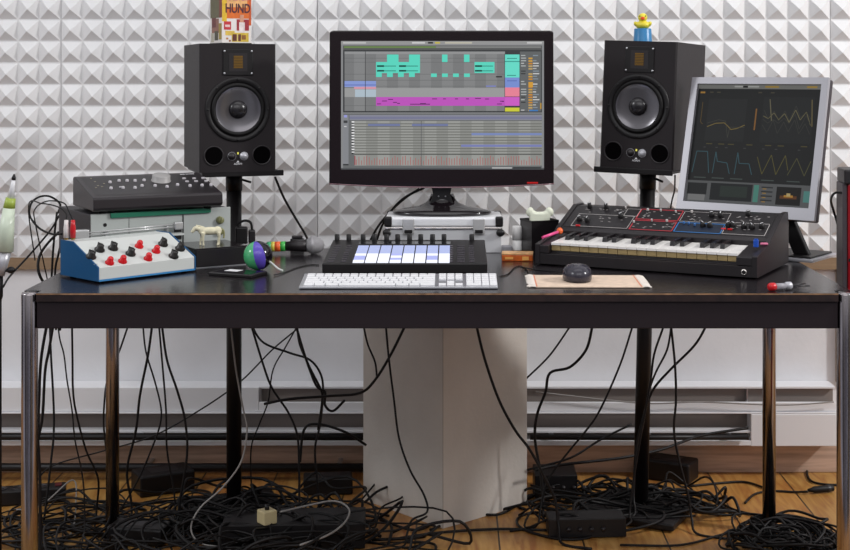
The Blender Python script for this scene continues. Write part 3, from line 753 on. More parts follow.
R_(505, 519.5, 54.5, 77.5, '#6ce8d4', 5); R_(505, 519.5, 61, 62, '#3a9c90', 6); R_(507, 517, 58, 58.8, '#2c8a7c', 6); R_(507, 516, 75, 75.8, '#2c8a7c', 6)
R_(505, 519.5, 77.5, 87.5, '#7f97dd', 5); R_(507, 517, 80.5, 81.2, '#5568b0', 6)
R_(505, 519.5, 87.5, 96.5, '#f58aa0', 5); R_(505, 519.5, 97, 105.8, '#d862cf', 5); R_(505, 519.5, 107.6, 111.5, '#d8d83c', 5)
R_(520, 541, 51.5, 111.5, '#66696a', 3)
random.seed(3)
for i in range(22):
    y = 55+i*2.6
    if random.random() < .7: R_(521, 521+random.uniform(3, 5.5), y, y+1, random.choice(['#c9c9c9', '#b9bdbd', '#303234']), 6)
    if random.random() < .8: R_(528.5, 532.5, y, y+1.6, random.choice(['#d9a53c', '#c7a86a', '#d38f2e']), 6)
    if random.random() < .8: R_(533, 533+random.uniform(3, 6.5), y, y+1, random.choice(['#c4c4c4', '#dcdcdc', '#8d9aa6']), 6)
R_(528.5, 533, 82, 87, '#dca33a', 7); R_(529, 538, 109.8, 111.2, '#3e7fc4', 7); R_(540.2, 541.4, 103, 109, '#c99a30', 7)
R_(343, 542, 113.5, 168, '#6d6f70')
R_(343, 348.5, 115, 165, '#8b8d92', 2); R_(344, 347, 115, 117.5, '#a0a4e6', 3); R_(343.5, 347.5, 120.5, 123, '#3f4143', 3); R_(344, 346.5, 126, 127, '#d7d7d7', 3); R_(343, 348.5, 164, 165.4, '#2f3133', 4)
R_(349.5, 541.8, 115, 120, '#8e8f9f', 2); R_(349.5, 541.8, 116.6, 119, '#7d7f9a', 3)
R_(354.5, 541.8, 121, 165.6, '#a2a39f', 2)
for i in range(8): R_(366+i*23.5, 377.6+i*23.5, 121, 165.6, '#939490', 3)
for i in range(12): R_(354.5, 541.8, 123.3+i*2.75, 124.3+i*2.75, '#747570', 4)
R_(354.5, 541.8, 154.3, 154.9, '#4b4c4a', 5)
for i in range(12): R_(351.6, 354.4, 121.2+i*2.75, 122.6+i*2.75, '#f4f4f4' if i % 2 == 0 or i == 5 else '#dddddd', 5); R_(351.6, 353.4, 122.7+i*2.75, 123.8+i*2.75, '#151515', 6)
for x0, x1, y, c in ((368, 400, 124.8, '#767fa8'), (412, 448, 124.8, '#767fa8'), (471.5, 541.8, 134, '#7f8fc2'), (461, 541.8, 145.6, '#7f86bd')): R_(x0, x1, y-1, y+1.3, c, 6)
for i in range(72):
    x = 356+i*2.58; h2 = random.uniform(4, 9.5); R_(x, x+.7, 165-h2, 165, '#b06a66', 6)
R_(354.5, 355.4, 156, 165, '#b04850', 6); R_(421, 421.5, 121, 165.6, '#55565a', 6)
R_(340.5, 544.5, 168, 170, '#55575a', 3); R_(492, 512, 167.2, 168.6, '#b9b9b9', 4); R_(513, 541, 167.2, 168.6, '#26282a', 4)
sc.mb.build('screen', None, mo, recalc=False)

# ------------------------------------------------------------------ glue stick, tins, cup
gs = on_z(517, 249.5, TZ)
g = empty('glue_stick', (gs.x, gs.y-.013, TZ), 0, 'white glue stick standing between the silver case and the black pen cup', 'glue stick')
MB().lathe([(0, 0), (.0122, 0), (.0125, .002), (.0125, .026), (0, .026)], n=28).build('tube', mat('cap_white', '#f6f5f4', .35), g)
MB().lathe([(0, .0265), (.0128, .0265), (.0128, .060), (.0118, .063), (0, .0635)], n=28).build('cap', mat('cap_white', '#ebe9e8', .35), g)
g = empty('grey_eraser', (on_z(507, 252, TZ).x-.001, 3.58, TZ), .1, 'small grey block beside the white glue stick', 'block')
MB().b2(-.0135, .0125, -.012, .012, 0, .021).build('block_body', mat('grey_block', '#85858a', .5), g, bevel=.003)
ot = empty('orange_tin', on_z(518, 261.5, TZ)+Vector((0, .026, 0)), math.radians(-4), 'flat orange tin with pale lid lying left of the synthesizer', 'tin')
MB().b2(-.038, .038, -.024, .024, 0, .0155).build('tin_body', mat('tin_orange', '#c65c16', .3, var=.2, vscale=90), ot, bevel=.0015)
MB().b2(-.0385, .0385, -.0245, .0245, .0157, .0195).build('tin_lid', mat('tin_lid', '#d1a06a', .35, var=.3, vscale=70), ot, bevel=.001)
MB().b2(.012, .028, -.0256, -.0242, .003, .012).build('label_print', mat('tin_print', '#f0b05a', .4), ot)
MB().b2(-.03, -.01, -.0252, -.0242, .005, .0105).build('label_print', mat('tin_print', '#f0b05a', .4), ot)
cu = empty('pen_cup', (pt(540, 250, 3.60).x, 3.63, TZ), math.radians(20), 'square black cup behind the synthesizer end, pale bone-shaped block inside', 'cup')
mb = MB(); s_ = .0375
for q in range(4):
    M_ = Matrix.Rotation(q*PI/2, 4, 'Z'); mb.b2(-s_, s_-.003, -s_, -s_+.003, .0, .082, M_)
mb.b2(-s_+.003, s_-.003, -s_+.003, s_-.003, 0, .003)
mb.build('cup_body', mat('cup_black', '#1a1719', .28), cu)
mb = MB().use(M_steel)
for q in range(4):
    mb.b2(-s_-.001, s_+.001, -s_-.001, -s_, .078, .083, Matrix.Rotation(q*PI/2, 4, 'Z'))
mb.build('rim', M_black, cu)
bn = empty('bone_eraser', (cu.location.x+.001, 3.63, TZ+.0035), math.radians(3), 'pale green bone-shaped foam block sticking out of the black cup', 'foam block')
mb = MB().b2(-.026, .026, -.010, .010, .0, .094)
mb.ell((-.0255, 0, .098), (.0095, .0105, .0125), M=Matrix.Rotation(.35, 3, 'Y')).ell((.0255, 0, .098), (.0105, .0105, .0125), M=Matrix.Rotation(-.45, 3, 'Y')).ell((0, 0, .091), (.028, .0105, .0075)).ell((-.018,0,.093),(.012,.0105,.009)).ell((.018,0,.093),(.012,.0105,.009))
mb.build('block_body', mat('pale_green_foam', '#dce0cd', .6), bn, remesh=.0018)

# ------------------------------------------------------------------ synthesizer
st = math.radians(-26.9)
sy = empty('keyboard_synthesizer', (.1916, 3.368, TZ), st, 'black vintage keyboard synthesizer with red and blue outlined control panel', 'synthesizer')
SL, SD = .538, .292
zf2 = .004
M_syn = mat('synth_black', '#1a1518', .42, bump=.1, bscale=500)
side = [(0, zf2), (0, .051), (.1175, .070), (.132, .080), (.242, .126), (.286, .126), (SD, .1), (SD, zf2)]
for x0, x1 in ((0, .012), (SL-.012, SL)): MB().prism(side, x0, x1).build('side_cheek', M_syn, sy, bevel=.0012)
MB().prism([(.004, zf2), (.004, .028), (.02, .029), (.02, .034), (.125, .034), (.125, .072), (.137, .079), (.2405, .1225), (.284, .1225), (.288, .1), (.288, zf2)], .012, SL-.012).build('chassis', M_syn, sy, bevel=.0008)
MB().prism([(.001, .048), (.118, .066), (.118, .03), (.001, .03)], .012, .034).build('key_block', M_syn, sy, bevel=.001)
MB().prism([(.001, .048), (.118, .066), (.118, .03), (.001, .03)], SL-.048, SL-.012).build('key_block', M_syn, sy, bevel=.001)
MB().b2(.012, SL-.012, .0015, .0042, zf2, .0285).build('front_rail', M_syn, sy, bevel=.0006)
c = hit(sy, 744, 272.3, (0, .0015, 0), (0, -1, 0))
js = MB().lathe([(.0075, 0), (.0075, .0015), (.005, .0025), (.0042, .0025), (.0042, .0008)], (c.x, .0015, c.z), (0, -1, 0), 20).build('jack_socket', M_chrome, sy)
MB().lathe([(0, .0012), (.0042, .0013)], (c.x, .0015, c.z), (0, -1, 0), 16).build('socket_hole', M_black, js)
kx_0, kx_1 = .0345, SL-.0485
nw = 19; kw_ = (kx_1-kx_0)/nw
M_ivory = mat('ivory_key', '#e6e3e0', .3); M_wood = mat('key_wood', '#9c875b', .6, var=.2, vscale=80, stretch=(1, 1, 5)); M_bk = mat('ebony_key', '#141114', .25)
zk = lambda y: .0545+.006*(y-.02)/.1
for i in range(nw):
    a = kx_0+i*kw_+.0004; b_ = a+kw_-.0008
    kk = MB().prism([(.016, .0485), (.0165, .0545), (.123, .0605), (.123, .054)], a, b_).build('white_key', M_ivory, sy, bevel=.0005)
    MB().prism([(.0195, .0355), (.0195, .0484), (.12, .0535), (.12, .036)], a+.0003, b_-.0003).build('key_core', M_wood, kk)
names = ['F', 'G', 'A', 'B', 'C', 'D', 'E']
for i in range(nw-1):
    if names[i % 7] in ('F', 'G', 'A', 'C', 'D'):
        x = kx_0+(i+1)*kw_
        MB().prism([(.058, .0572), (.062, .0672), (.066, .0685), (.122, .0715), (.122, .0607)], x-.0055, x+.0055).build('black_key', M_bk, sy, bevel=.0008)
# control panel
pa, pb = Vector((0, .137, .079)), Vector((0, .2405, .1225)); pv = (pb-pa); pl_ = pv.length; pv.normalize(); pnn = Vector((0, -pv.z, pv.y))
def PP(x, v, h=0): return Vector((x, 0, 0))+Vector((0, pa.y, pa.z))+pv*v+pnn*h
def prect(x0, x1, v0, v1, h, col_m, t=.0008):
    mb_.use(col_m)
    A_ = [PP(x0, v0, h), PP(x1, v0, h), PP(x1, v1, h), PP(x0, v1, h)]; B_ = [PP(x0, v0, h+t), PP(x1, v0, h+t), PP(x1, v1, h+t), PP(x0, v1, h+t)]
    va = [mb_.bm.verts.new(p) for p in A_]; vb = [mb_.bm.verts.new(p) for p in B_]
    mb_._f(va); mb_._f(vb[::-1])
    for q in range(4): mb_._f([va[q], va[(q+1) % 4], vb[(q+1) % 4], vb[q]])
M_wl = mat('panel_line_white', '#b9b4b2', .5); M_rl = mat('panel_line_red', '#b5323e', .5); M_bl = mat('panel_line_blue', '#2f74b5', .5); M_bp = mat('panel_blue', '#0d1c30', .5); M_pf = mat('panel_face', '#151114', .45); M_rf = mat('panel_red_dark', '#3a1c20', .5)
xa_, xb_ = .016, SL-.016
mb_ = MB(); prect(xa_, xb_, .002, pl_-.001, .0001, M_pf, .0006); mb_.build('panel_face', None, sy)
def outline(x0, x1, v0, v1, m_, t=.0016, fill=None):
    global mb_
    mb_ = MB()
    if fill: prect(x0, x1, v0, v1, .0007, fill, .0002)
    prect(x0, x1, v0, v0+t, .0009, m_, .0004); prect(x0, x1, v1-t, v1, .0009, m_, .0004)
    prect(x0, x0+t, v0, v1, .0009, m_, .0004); prect(x1-t, x1, v0, v1, .0009, m_, .0004)
    mb_.build('panel_outline', None, sy)
V = pl_
W_ = xb_-xa_
fx = lambda t: xa_+t*W_
outline(fx(.035), fx(.325), .006, V*.62, M_wl, .0011)
outline(fx(.265), fx(.335), V*.62, V*.95, M_wl, .0009)
outline(fx(.335), fx(.55), .004, V*.46, M_rl, .0022)
outline(fx(.335), fx(.55), V*.5, V*.97, M_rl, .0022)
outline(fx(.557), fx(.785), .004, V*.46, M_bl, .002, M_bp)
outline(fx(.557), fx(.785), V*.5, V*.95, M_wl, .0009)
outline(fx(.79), fx(.992), .006, V*.56, M_wl, .0011)
def pk(px, py, r_=.006, h=.012, m_=None, nm='control_knob'):
    c = hit(sy, px, py, PP(0, 0), pnn)
    k = MB().lathe([(r_, 0), (r_, h*.3), (r_*.8, h*.5), (r_*.75, h), (0, h*1.02)], c+pnn*.0008, pnn, 16).build(nm, m_ or M_black, sy)
    MB().box((0, 0, 0), (.0012, r_*1.2, .001), Matrix.Translation(c+pnn*(h+.0012)) @ Matrix.Rotation(math.atan2(pv.z, pv.y), 4, 'X') @ Matrix.Rotation(random.uniform(-1, 1), 4, 'Z')).build('pointer', M_white, k)
for p_ in ((590, 208), (606.5, 209)): pk(*p_, .0062, .014)
for p_ in ((579.5, 220.5), (587.5, 221.5), (621, 217.5), (712, 216.5), (721, 217), (748.5, 215.5), (703, 226.5), (710, 227), (728.5, 226.5), (733.5, 227), (744, 228), (752, 228.5), (762, 228)): pk(*p_, .0072, .012)
def slider(px, py, m_, tilt=0):
    c = hit(sy, px, py, PP(0, 0), pnn)
    k = MB().box((0, 0, .0012), (.002, .013, .0008), Matrix.Translation(c) @ Matrix.Rotation(math.atan2(pv.z, pv.y), 4, 'X')).build('slider', M_black, sy)
    MB().box((0, 0, .004), (.004, .006, .006), Matrix.Translation(c) @ Matrix.Rotation(math.atan2(pv.z, pv.y), 4, 'X') @ Matrix.Rotation(tilt, 4, 'Z')).build('slider_cap', m_, k, bevel=.0008)
for px, py, t in ((626, 209, .5), (648, 211, -.3), (661, 211.5, .2), (676, 213, .6), (634, 223, 0), (652, 221.5, .4), (667, 222, -.5), (692, 213, -.6)): slider(px, py, M_wl, t)
for px, py in ((684, 224), (689, 224.5), (695, 226)): slider(px, py, mat('slider_blue', '#3f6da8', .4), 0)
for px, py in ((578, 226), (723.5, 229.5), (730, 230)):
    c = hit(sy, px, py, PP(0, 0), pnn); MB().box((0, 0, .0015), (.011, .004, .003), Matrix.Translation(c) @ Matrix.Rotation(math.atan2(pv.z, pv.y), 4, 'X')).build('red_switch', M_red, sy)
mb_ = MB()
random.seed(11)
for t0_, t1_, v0, v1 in ((.05, .29, .3, .55), (.35, .54, .1, .4), (.35, .54, .55, .9), (.57, .77, .55, .85), (.82, .97, .25, .5), (.05, .28, .7, .9), (.82, .97, .62, .9)):
    for i in range(15):
        x = fx(t0_+(t1_-t0_)*random.random()); v = V*(v0+(v1-v0)*random.random()); prect(x-.0028, x+.0028, v, v+.0011, .0008, M_wl, .0003)
mb_.build('printed_legend', None, sy)
for x in (.03, SL-.03):
    for y in (.03, SD-.03): MB().cyl((x, y, 0), (x, y, .0045), .009, n=12).build('foot', M_rub, sy)
# small things lying on the synth arms
def on_arm(px, py): return hit(sy, px, py, (0, .0, .0515), (0, -.16, 1))
c = mtx(sy) @ hit(sy, 553, 238, (0, 0, .049), (0, -.1535, 1))
a1 = Vector((.005, .035, .0625)); b1 = Vector((.023, .088, .0715))
pk_ = empty('pink_marker', mtx(sy) @ Vector((0, 0, 0)), st, 'pink stick with round orange end lying on the left end of the synthesizer', 'marker')
MB().tube([a1, b1], .0036, 12).build('stick', mat('stick_pink', '#e0508c', .4), pk_)
MB().ell(b1+Vector((.002, .006, .002)), (.008, .008, .0085), 18).build('round_end', mat('end_orange', '#e8662e', .4), pk_)
bp_ = empty('blue_peg', mtx(sy) @ Vector((SL-.020, .066, .0645)), st, 'small blue plastic peg standing at the right end of the keys', 'peg')
MB().b2(-.0055, .0055, -.004, .004, .0, .017).build('peg_body', mat('peg_blue', '#1a4fb4', .35), bp_, bevel=.0015)
MB().b2(-.004, .004, -.003, .003, .017, .019).build('peg_tip', mat('peg_blue', '#1a4fb4', .35), bp_)
pe = empty('pink_eraser', mtx(sy) @ Vector((SL-.008, .092, .0666)), st+.3, 'small pink rubber piece on the right cheek of the synthesizer', 'eraser')
MB().b2(-.009, .009, -.005, .005, .0005, .006).build('rubber_body', mat('rubber_pink', '#cf6f90', .6), pe, bevel=.0025)

# ------------------------------------------------------------------ silver monitor on the right
BRp = pt(814, 221, 3.40)
th5 = math.radians(-36); tilt = math.radians(15.5)
MWd, MHt = .372, .360
u5 = Vector((math.cos(th5), math.sin(th5), 0)); BLp = BRp-u5*MWd
mon = empty('silver_monitor', (BLp.x+u5.x*MWd/2, BLp.y+u5.y*MWd/2, TZ), th5, 'silver framed square monitor showing dark plugin graphs, behind the synthesizer', 'monitor')
zb5 = BRp.z-TZ
T5 = Matrix.Translation((0, 0, zb5)) @ Matrix.Rotation(-tilt, 4, 'X')
hw = MWd/2
def frame5(mb, x0, x1, z0, z1, y0, y1): return mb.b2(x0, x1, y0, y1, z0, z1, T5)
bz = .0175
M_sf = mat('silver_frame', '#a3a2a8', .35, .3)
mb = MB(); frame5(mb, -hw, -hw+bz, 0, MHt, 0, .012); frame5(mb, hw-bz, hw, 0, MHt, 0, .012); frame5(mb, -hw+bz, hw-bz, MHt-bz, MHt, 0, .012); frame5(mb, -hw+bz, hw-bz, 0, .03, 0, .012)
mb.build('bezel', M_sf, mon)
frame5(MB(), -hw, hw, 0, MHt, .0122, .034).build('housing', mat('monitor_back', '#2a1f26', .45), mon, bevel=.004)
frame5(MB(), -hw+.06, hw-.06, .05, MHt-.06, .034, .06).build('rear_cover', M_black, mon, bevel=.008)
s5 = Scr(); s5.g = .38; s5.y0 = .0105
sw0, sw1, sh0, sh1 = -hw+bz, hw-bz, .03, MHt-bz
s5.f = lambda u_, v_, y: T5 @ Vector((sw0+(sw1-sw0)*u_, y, sh1-(sh1-sh0)*v_))
def R5(x0, x1, y0, y1, c, lv=1): s5.r(x0, x1, y0, y1, c, lv)
R5(0, 1, 0, 1, '#1e2021', 0)
R5(0, 1, 0, .035, '#9a9a96', 1); R5(.3, .5, .008, .022, '#dcdcd8', 2); R5(.37, .41, .008, .024, '#1e1e1e', 3); R5(.55, .66, .008, .024, '#d2ac50', 2); R5(.88, .96, .008, .024, '#d8b050', 2)
R5(.02, .06, .06, .075, '#d9a040', 2)
for x in (.1, .16, .5, .6): R5(x, x+.03, .06, .07, '#5b5544', 2)
R5(.1, .42, .12, .48, '#2a2c2d', 1); R5(.55, .95, .1, .48, '#272a2b', 1)
def poly5(P, c, w=.006, lv=4):
    s5.mb.use(em(c, s5.g))
    y = s5.y0-lv*.00008
    for (x0, y0), (x1, y1) in zip(P, P[1:]):
        d = Vector((x1-x0, y1-y0)); n_ = Vector((-d.y, d.x)).normalized()*w/2
        s5.mb.quad([s5.f(x0-n_.x, y0-n_.y, y), s5.f(x0+n_.x, y0+n_.y, y), s5.f(x1+n_.x, y1+n_.y, y), s5.f(x1-n_.x, y1-n_.y, y)])
poly5([(.11, .36), (.18, .33), (.25, .325), (.28, .35), (.31, .38), (.36, .37), (.42, .34)], '#a08a4a', .007)
poly5([(.11, .33), (.2, .3), (.26, .31), (.29, .45), (.3, .36), (.42, .36)], '#5a5a50', .004)
poly5([(.05, .15), (.05, .32), (.07, .34)], '#77602f', .006); poly5([(.50, .2), (.5, .38)], '#b07a3a', .012)
random.seed(5)
for k in range(4):
    P = []
    for i in range(10):
        P.append((.56+i*.042, .2+.035*k+.07*(i % 2)+random.uniform(-.03, .03)))
    poly5(P, '#8d8560' if k == 1 else '#4e4f48', .006 if k == 1 else .004)
poly5([(.93, .12), (.95, .34)], '#8d8055', .008); poly5([(.6, .12), (.63, .3)], '#8a8468', .008)
for i, x in enumerate((.12, .22, .3, .45, .6, .7, .88)): R5(x, x+.05, .5, .508, '#6b6238', 2); R5(x-.02, x+.0, .53, .537, '#58595a', 2)
poly5([(.03, .75), (.05, .57), (.14, .57), (.17, .75)], '#46707c', .007)
poly5([(.2, .75), (.21, .57), (.23, .65), (.31, .66), (.34, .75)], '#46707c', .007)
poly5([(.38, .75), (.39, .57), (.41, .66), (.49, .66), (.52, .75)], '#46707c', .007)
poly5([(.55, .6), (.60, .74), (.66, .58), (.71, .74), (.77, .58), (.8, .7)], '#77703a', .006)
poly5([(.8, .74), (.86, .6), (.93, .74), (.97, .62)], '#6c6a44', .006)
for x in (.05, .2, .35, .6, .8): R5(x, x+.1, .785, .793, '#5e6a66', 2)
R5(0, 1, .815, 1, '#77797b', 1); R5(.01, .17, .835, .93, '#232628', 2); R5(.02, .16, .93, .98, '#a3a3a3', 2)
R5(.2, .54, .83, .97, '#202427', 2); R5(.28, .5, .85, .94, '#33403a', 3); R5(.55, .59, .83, .97, '#65b2a0', 2)
for i in range(4): R5(.61, .7, .84+i*.035, .852+i*.035, '#3d3f41', 3); R5(.62, .65, .855+i*.035, .862+i*.035, '#d0a040', 3)
R5(.73, .92, .835, .98, '#151210', 2); R5(.76, .89, .905, .93, '#7c4a1c', 3); R5(.79, .86, .9, .918, '#e8a840', 4); R5(.81, .84, .885, .91, '#f5d890', 5); R5(.94, .99, .86, .95, '#6ab0a8', 2)
s5.mb.build('screen', None, mon, recalc=False)
# stand
MB().prism([(.075, .012), (.11, .012), (.065, .20), (.045, .20)], -.03, .03).build('support_arm', M_black, mon, bevel=.003)
MB().prism([(-.005, .009), (.155, .009), (.155, 0), (-.005, 0)], -.13, .185).build('base', M_silver, mon, bevel=.003)
MB().prism([(.004, .0088), (.146, .0088), (.146, .0132), (.004, .0132)], -.122, .176).build('base_cover', M_black, mon, bevel=.002)
MB().prism([(.09, .0132), (.165, .0132), (.07, .14), (.04, .14)], .0, .0, 'y') if False else None
c0 = hit(mon, 786, 217, (0, .05, 0), (0, -1, 0)); c1 = hit(mon, 810, 253, (0, .05, 0), (0, -1, 0))
MB().prism([(c0.x-.035, c0.z+.03), (c0.x+.006, c0.z+.03), (c1.x+.0, .013), (c1.x-.040, .013)], .042, .06, 'y').build('diagonal_strut', M_black, mon, bevel=.002)

# ------------------------------------------------------------------ mouse, rug, tool
rg = empty('woven_mouse_mat', (pt(587, 283, 3.12).x, 3.112, TZ), math.radians(-1), 'small beige woven mat with white fringed ends under the black mouse', 'mat')
MB().b2(-.118, .112, -.105, .066, .0005, .0035).build('mat_cloth', mat('beige_weave', '#d9c2ad', .9, var=.1, vscale=60, bump=.8, bscale=500), rg, bevel=.001)
for x in (-.1175, .1065): MB().b2(x, x+.003, -.1048, .0658, .0034, .0038).build('red_stripe', mat('stripe_red', '#cf8468', .8), rg)
for sx in (-1, 1):
    mb = MB()
    for i in range(63):
        y = -.103+i*.0027
        o0 = -.006 if sx > 0 else 0; mb.tube(smooth([(sx*.117+o0, y, .0025), (sx*(.125+random.random()*.003)+o0, y+random.uniform(-.002, .002), .0028+random.random()*.0015), (sx*(.132+random.random()*.005)+o0, y+random.uniform(-.004, .004), .0018)], 4), .0012, 6)
    tag(mb.build('fringe', mat('fringe_white', '#dcd3ca', .9), rg), kind='stuff')
ms2 = empty('computer_mouse', (pt(577, 280, 3.1).x, 3.095, TZ+.0038), math.radians(4), 'round dark grey computer mouse on the beige mat', 'mouse')
mb = MB()
mb.lathe([(0, 0), (.029, 0), (.0318, .006), (.0322, .017), (.0295, .026), (.021, .034), (.010, .037), (0, .0375)], n=40)
for v in mb.bm.verts:
    v.co.y *= 1.5
    if v.co.y > 0: v.co.z *= 1-.25*(v.co.y/.048)**2
mb.build('mouse_shell', mat('mouse_grey', '#34323c', .22, .1), ms2)
MB().lathe([(.005, 0), (.005, .005), (0, .006)], (0, -.022, .0295), (0, -.35, 1), 14).build('scroll_wheel', M_black, ms2)
tl_ = empty('screwdriver', on_z(772, 291, TZ)+Vector((0, 0, .0088)), math.radians(22), 'small tool with red cap, clear handle and prongs at the right table front', 'tool')
dr = lambda t, z=0: Vector((t, 0, z))
MB().lathe([(0, -.009), (.006, -.0085), (.0085, -.005), (.0086, .006), (.0075, .0075), (0, .0078)], (0, 0, 0), (1, 0, 0), 20).build('red_cap', M_red, tl_)
MB().cyl(dr(.008), dr(.034), .0066, n=16).build('clear_handle', mat('clear_plastic', '#b8b6bd', .12, trans=.4), tl_)
MB().lathe([(.0066, 0), (.0085, .002), (.0085, .012), (.006, .015), (0, .0152)], (.034, 0, 0), (1, 0, 0), 16).build('metal_collar', M_silver, tl_)
for sy_, z in ((-.0035, -.002), (.0035, .001)): MB().cyl(Vector((.049, sy_*.6, 0)), Vector((.09, sy_*2, z)), .0016, n=10).build('prong', M_dark, tl_)

# ------------------------------------------------------------------ right red instrument and left tube
ri = empty('red_keyboard_instrument', ((849-VX)*3.33/F+.06, 3.39, 0), math.radians(-6), 'red keyboard instrument standing upright at the right edge, black end on top', 'instrument')
zr1 = CZ-(170-VY)*3.33/F
MB().b2(-.052, .12, -.05, .05, .03, zr1-.035).build('red_body', mat('lacquer_red', '#a3121f', .3), ri, bevel=.004)
MB().b2(-.062, .125, -.054, .054, zr1-.035, zr1).build('end_cap', M_dark, ri, bevel=.004)
MB().b2(-.064, -.0525, -.04, .05, .03, zr1-.035).build('grey_edge', mat('edge_grey', '#4a4348', .5), ri, bevel=.002)
MB().b2(-.062, .125, -.054, .054, .0, .03).build('end_cap', M_dark, ri, bevel=.004)
mb = MB()
random.seed(9)
for i in range(13):
    z = .5+i*.034; mb.b2(-.046+random.uniform(0, .003), -.041, -.0512, -.05, z, z+random.uniform(.002, .007))
mb.build('printed_legend', M_wl, ri)
MB().b2(-.052, .12, -.0508, -.0498, CZ-(262-VY)*3.34/F, CZ-(259-VY)*3.34/F).build('black_band', M_black, ri)

ty = 3.25
tp = pt(14, 174, ty)
lt_ = empty('tapered_tube_on_stand', (pt(-1, 400, ty).x, ty, 0), 0, 'white and pale green tapered tube with black tip at the left edge', 'tube')
lo = Vector((lt_.location.x, ty, 0))
q = [(pt(a_, b2_, ty)-lo) for a_, b2_ in ((14.2, 174), (13.6, 180), (12.6, 186), (10.8, 198), (9, 208), (4.5, 251), (-.5, 275), (-1.5, 290))]
MB().tube([q[0], q[0]*.4+q[1]*.6, q[1]], [.0015, .0048, .0048], 16).build('black_tip', M_black, lt_)
MB().tube([q[1], q[2], q[3]], [.0042, .0052, .0082], 20).build('white_neck', M_white, lt_)
MB().tube([q[3], q[4]], [.0112, .0135], 24).build('green_band', mat('lime_band', '#9db04a', .35), lt_)
MB().tube([q[4], q[5]], [.0135, .0205], 28).build('white_barrel', mat('barrel_pale_green', '#cdd8c4', .3), lt_)
MB().tube([q[5], q[6]], [.0165, .012], 24).build('grey_section', M_silver, lt_)
MB().tube([q[6], Vector((0, 0, CZ-(296-VY)*ty/F)), Vector((0, 0, CZ-(300-VY)*ty/F))], [.008, .009, .006], 16).build('swivel_joint', M_black, lt_)
c = pt(11, 270, ty)-lo
MB().tube([q[6]+Vector((.0, 0, .01)), c], .004, 10).build('clamp_arm', M_black, lt_)
MB().ell(c, (.010, .008, .008), 14).build('clamp_knob', M_black, lt_)
MB().tube([(0, 0, .02), (0, 0, CZ-(300-VY)*ty/F)], .006, 16).build('pole', M_steel, lt_)
MB().lathe([(0, 0), (.11, 0), (.11, .012), (.02, .02), (0, .02)], n=36).build('round_base', M_steel, lt_)

# ------------------------------------------------------------------ cables
def off_base(p): return any(math.hypot(p.x-bx_, p.y-3.832) < .2 for bx_ in (.505, -.602))
def cable(pts, r_, m_, label, name='cable', group=None, k=6):
    pp_ = [pt(*p) if p[1] > 5 else Vector(p) for p in pts]
    r0 = r_
    for p in pp_:
        p.z = max(p.z, r0+.0006)
        if off_base(p): p.z = max(p.z, r0+.0215)
    o = MB().tube(smooth(pp_, k), r_, 8).build(name, m_)
    if group: return tag(o, label, 'cable', group)
    return tag(o, label, 'cable')
G1 = 'black cables hanging under the table'
def hang(P, Y, label, r_=.003, Y2=None, m_=M_rub2):
    n_ = len(P); Y2 = Y if Y2 is None else Y2
    top = (P[0][0]+(P[0][0]-P[1][0])*.3, 318)
    Q = [(top[0], top[1], Y)]+[(x, y, Y+(Y2-Y)*i/(n_-1)) for i, (x, y) in enumerate(P)]
    Q = [pt(*p) for p in Q]
    if P[-1][1] >= 438 and Q[-1].z > .012:
        e = Q[-1]; d = Q[-1]-Q[-2]
        Q.append(Vector((e.x+d.x*.35, e.y-.01, e.z*.35))); Q.append(Vector((e.x+d.x*.6, e.y-.05, r_+.001))); Q.append(Vector((e.x+d.x*.6+(.07 if d.x >= 0 else -.07), e.y-.09, r_+.001)))
    cable([tuple(q) for q in Q], r_, m_, label, 'hanging_cable', G1)
hang([(46.6, 326), (41, 360), (39, 400), (38, 440), (40, 480)], 3.30, 'thick black cable hanging just right of the front left leg, leftmost under the apron', .0036)
hang([(53, 326), (49, 350), (45, 372), (42, 420), (33, 465), (40, 505)], 3.45, 'thick black cable hanging beside the front left leg, second from the left', .0036)
hang([(58, 326), (60, 340), (64, 355), (67, 380), (72, 410), (75, 440), (83, 480)], 3.55, 'thin black cable with a kink, third from the left under the apron', .002)
hang([(72, 326), (72.5, 360), (73, 390), (76, 412), (86, 450), (98, 478), (97, 505)], 3.6, 'black cable hanging halfway between the two left table legs', .0028, 3.7)
hang([(128, 326), (119, 352), (108, 378), (104.5, 400), (104, 430), (110, 480)], 3.75, 'black cable slanting behind the back left table leg', .0026)
hang([(143, 326), (146, 352), (155, 382), (161, 408), (160, 425), (152, 448), (138, 480), (120, 510)], 3.8, 'black cable bowing right, crossing another right of the back left leg', .0024)
hang([(152, 326), (148, 355), (140, 395), (136, 430), (127, 470), (131, 500)], 3.76, 'thick black cable slanting left, right of the back left leg', .0034)
hang([(159, 326), (162, 360), (166, 410), (167, 450), (174, 492)], 3.7, 'straight black cable hanging left of the left stand pole', .0026)
hang([(162, 326), (167, 360), (177, 390), (185, 420), (187, 455), (180, 500)], 3.66, 'black cable bowing right, nearest to the left stand pole on its left', .0032)
hang([(298, 328), (272, 350), (240, 382), (200, 410), (153, 436), (103, 451), (52, 466)], 4.0, 'thin black cable running diagonally down left across the wall', .0022)
hang([(252, 328), (263, 364), (272, 388), (288, 412), (297, 434), (299, 462)], 3.72, 'black cable hanging right of the left stand pole in a gentle curve', .003)
hang([(253, 328), (264, 343), (290, 353), (310, 360), (321, 375), (323, 395), (320, 425), (315, 450), (318, 490)], 3.8, 'black cable sagging right from beside the left stand pole, then dropping', .003)
hang([(296, 328), (285, 348), (273, 370), (268, 402), (259, 425), (251, 450), (252, 500)], 3.86, 'thin black cable wavering down between the stand pole and the cable bunch', .002)
hang([(297, 326), (300, 345), (310, 368), (321, 390), (322, 402), (318, 430)], 3.74, 'black cable of the bunch left of the plinth, falling steeply', .003)
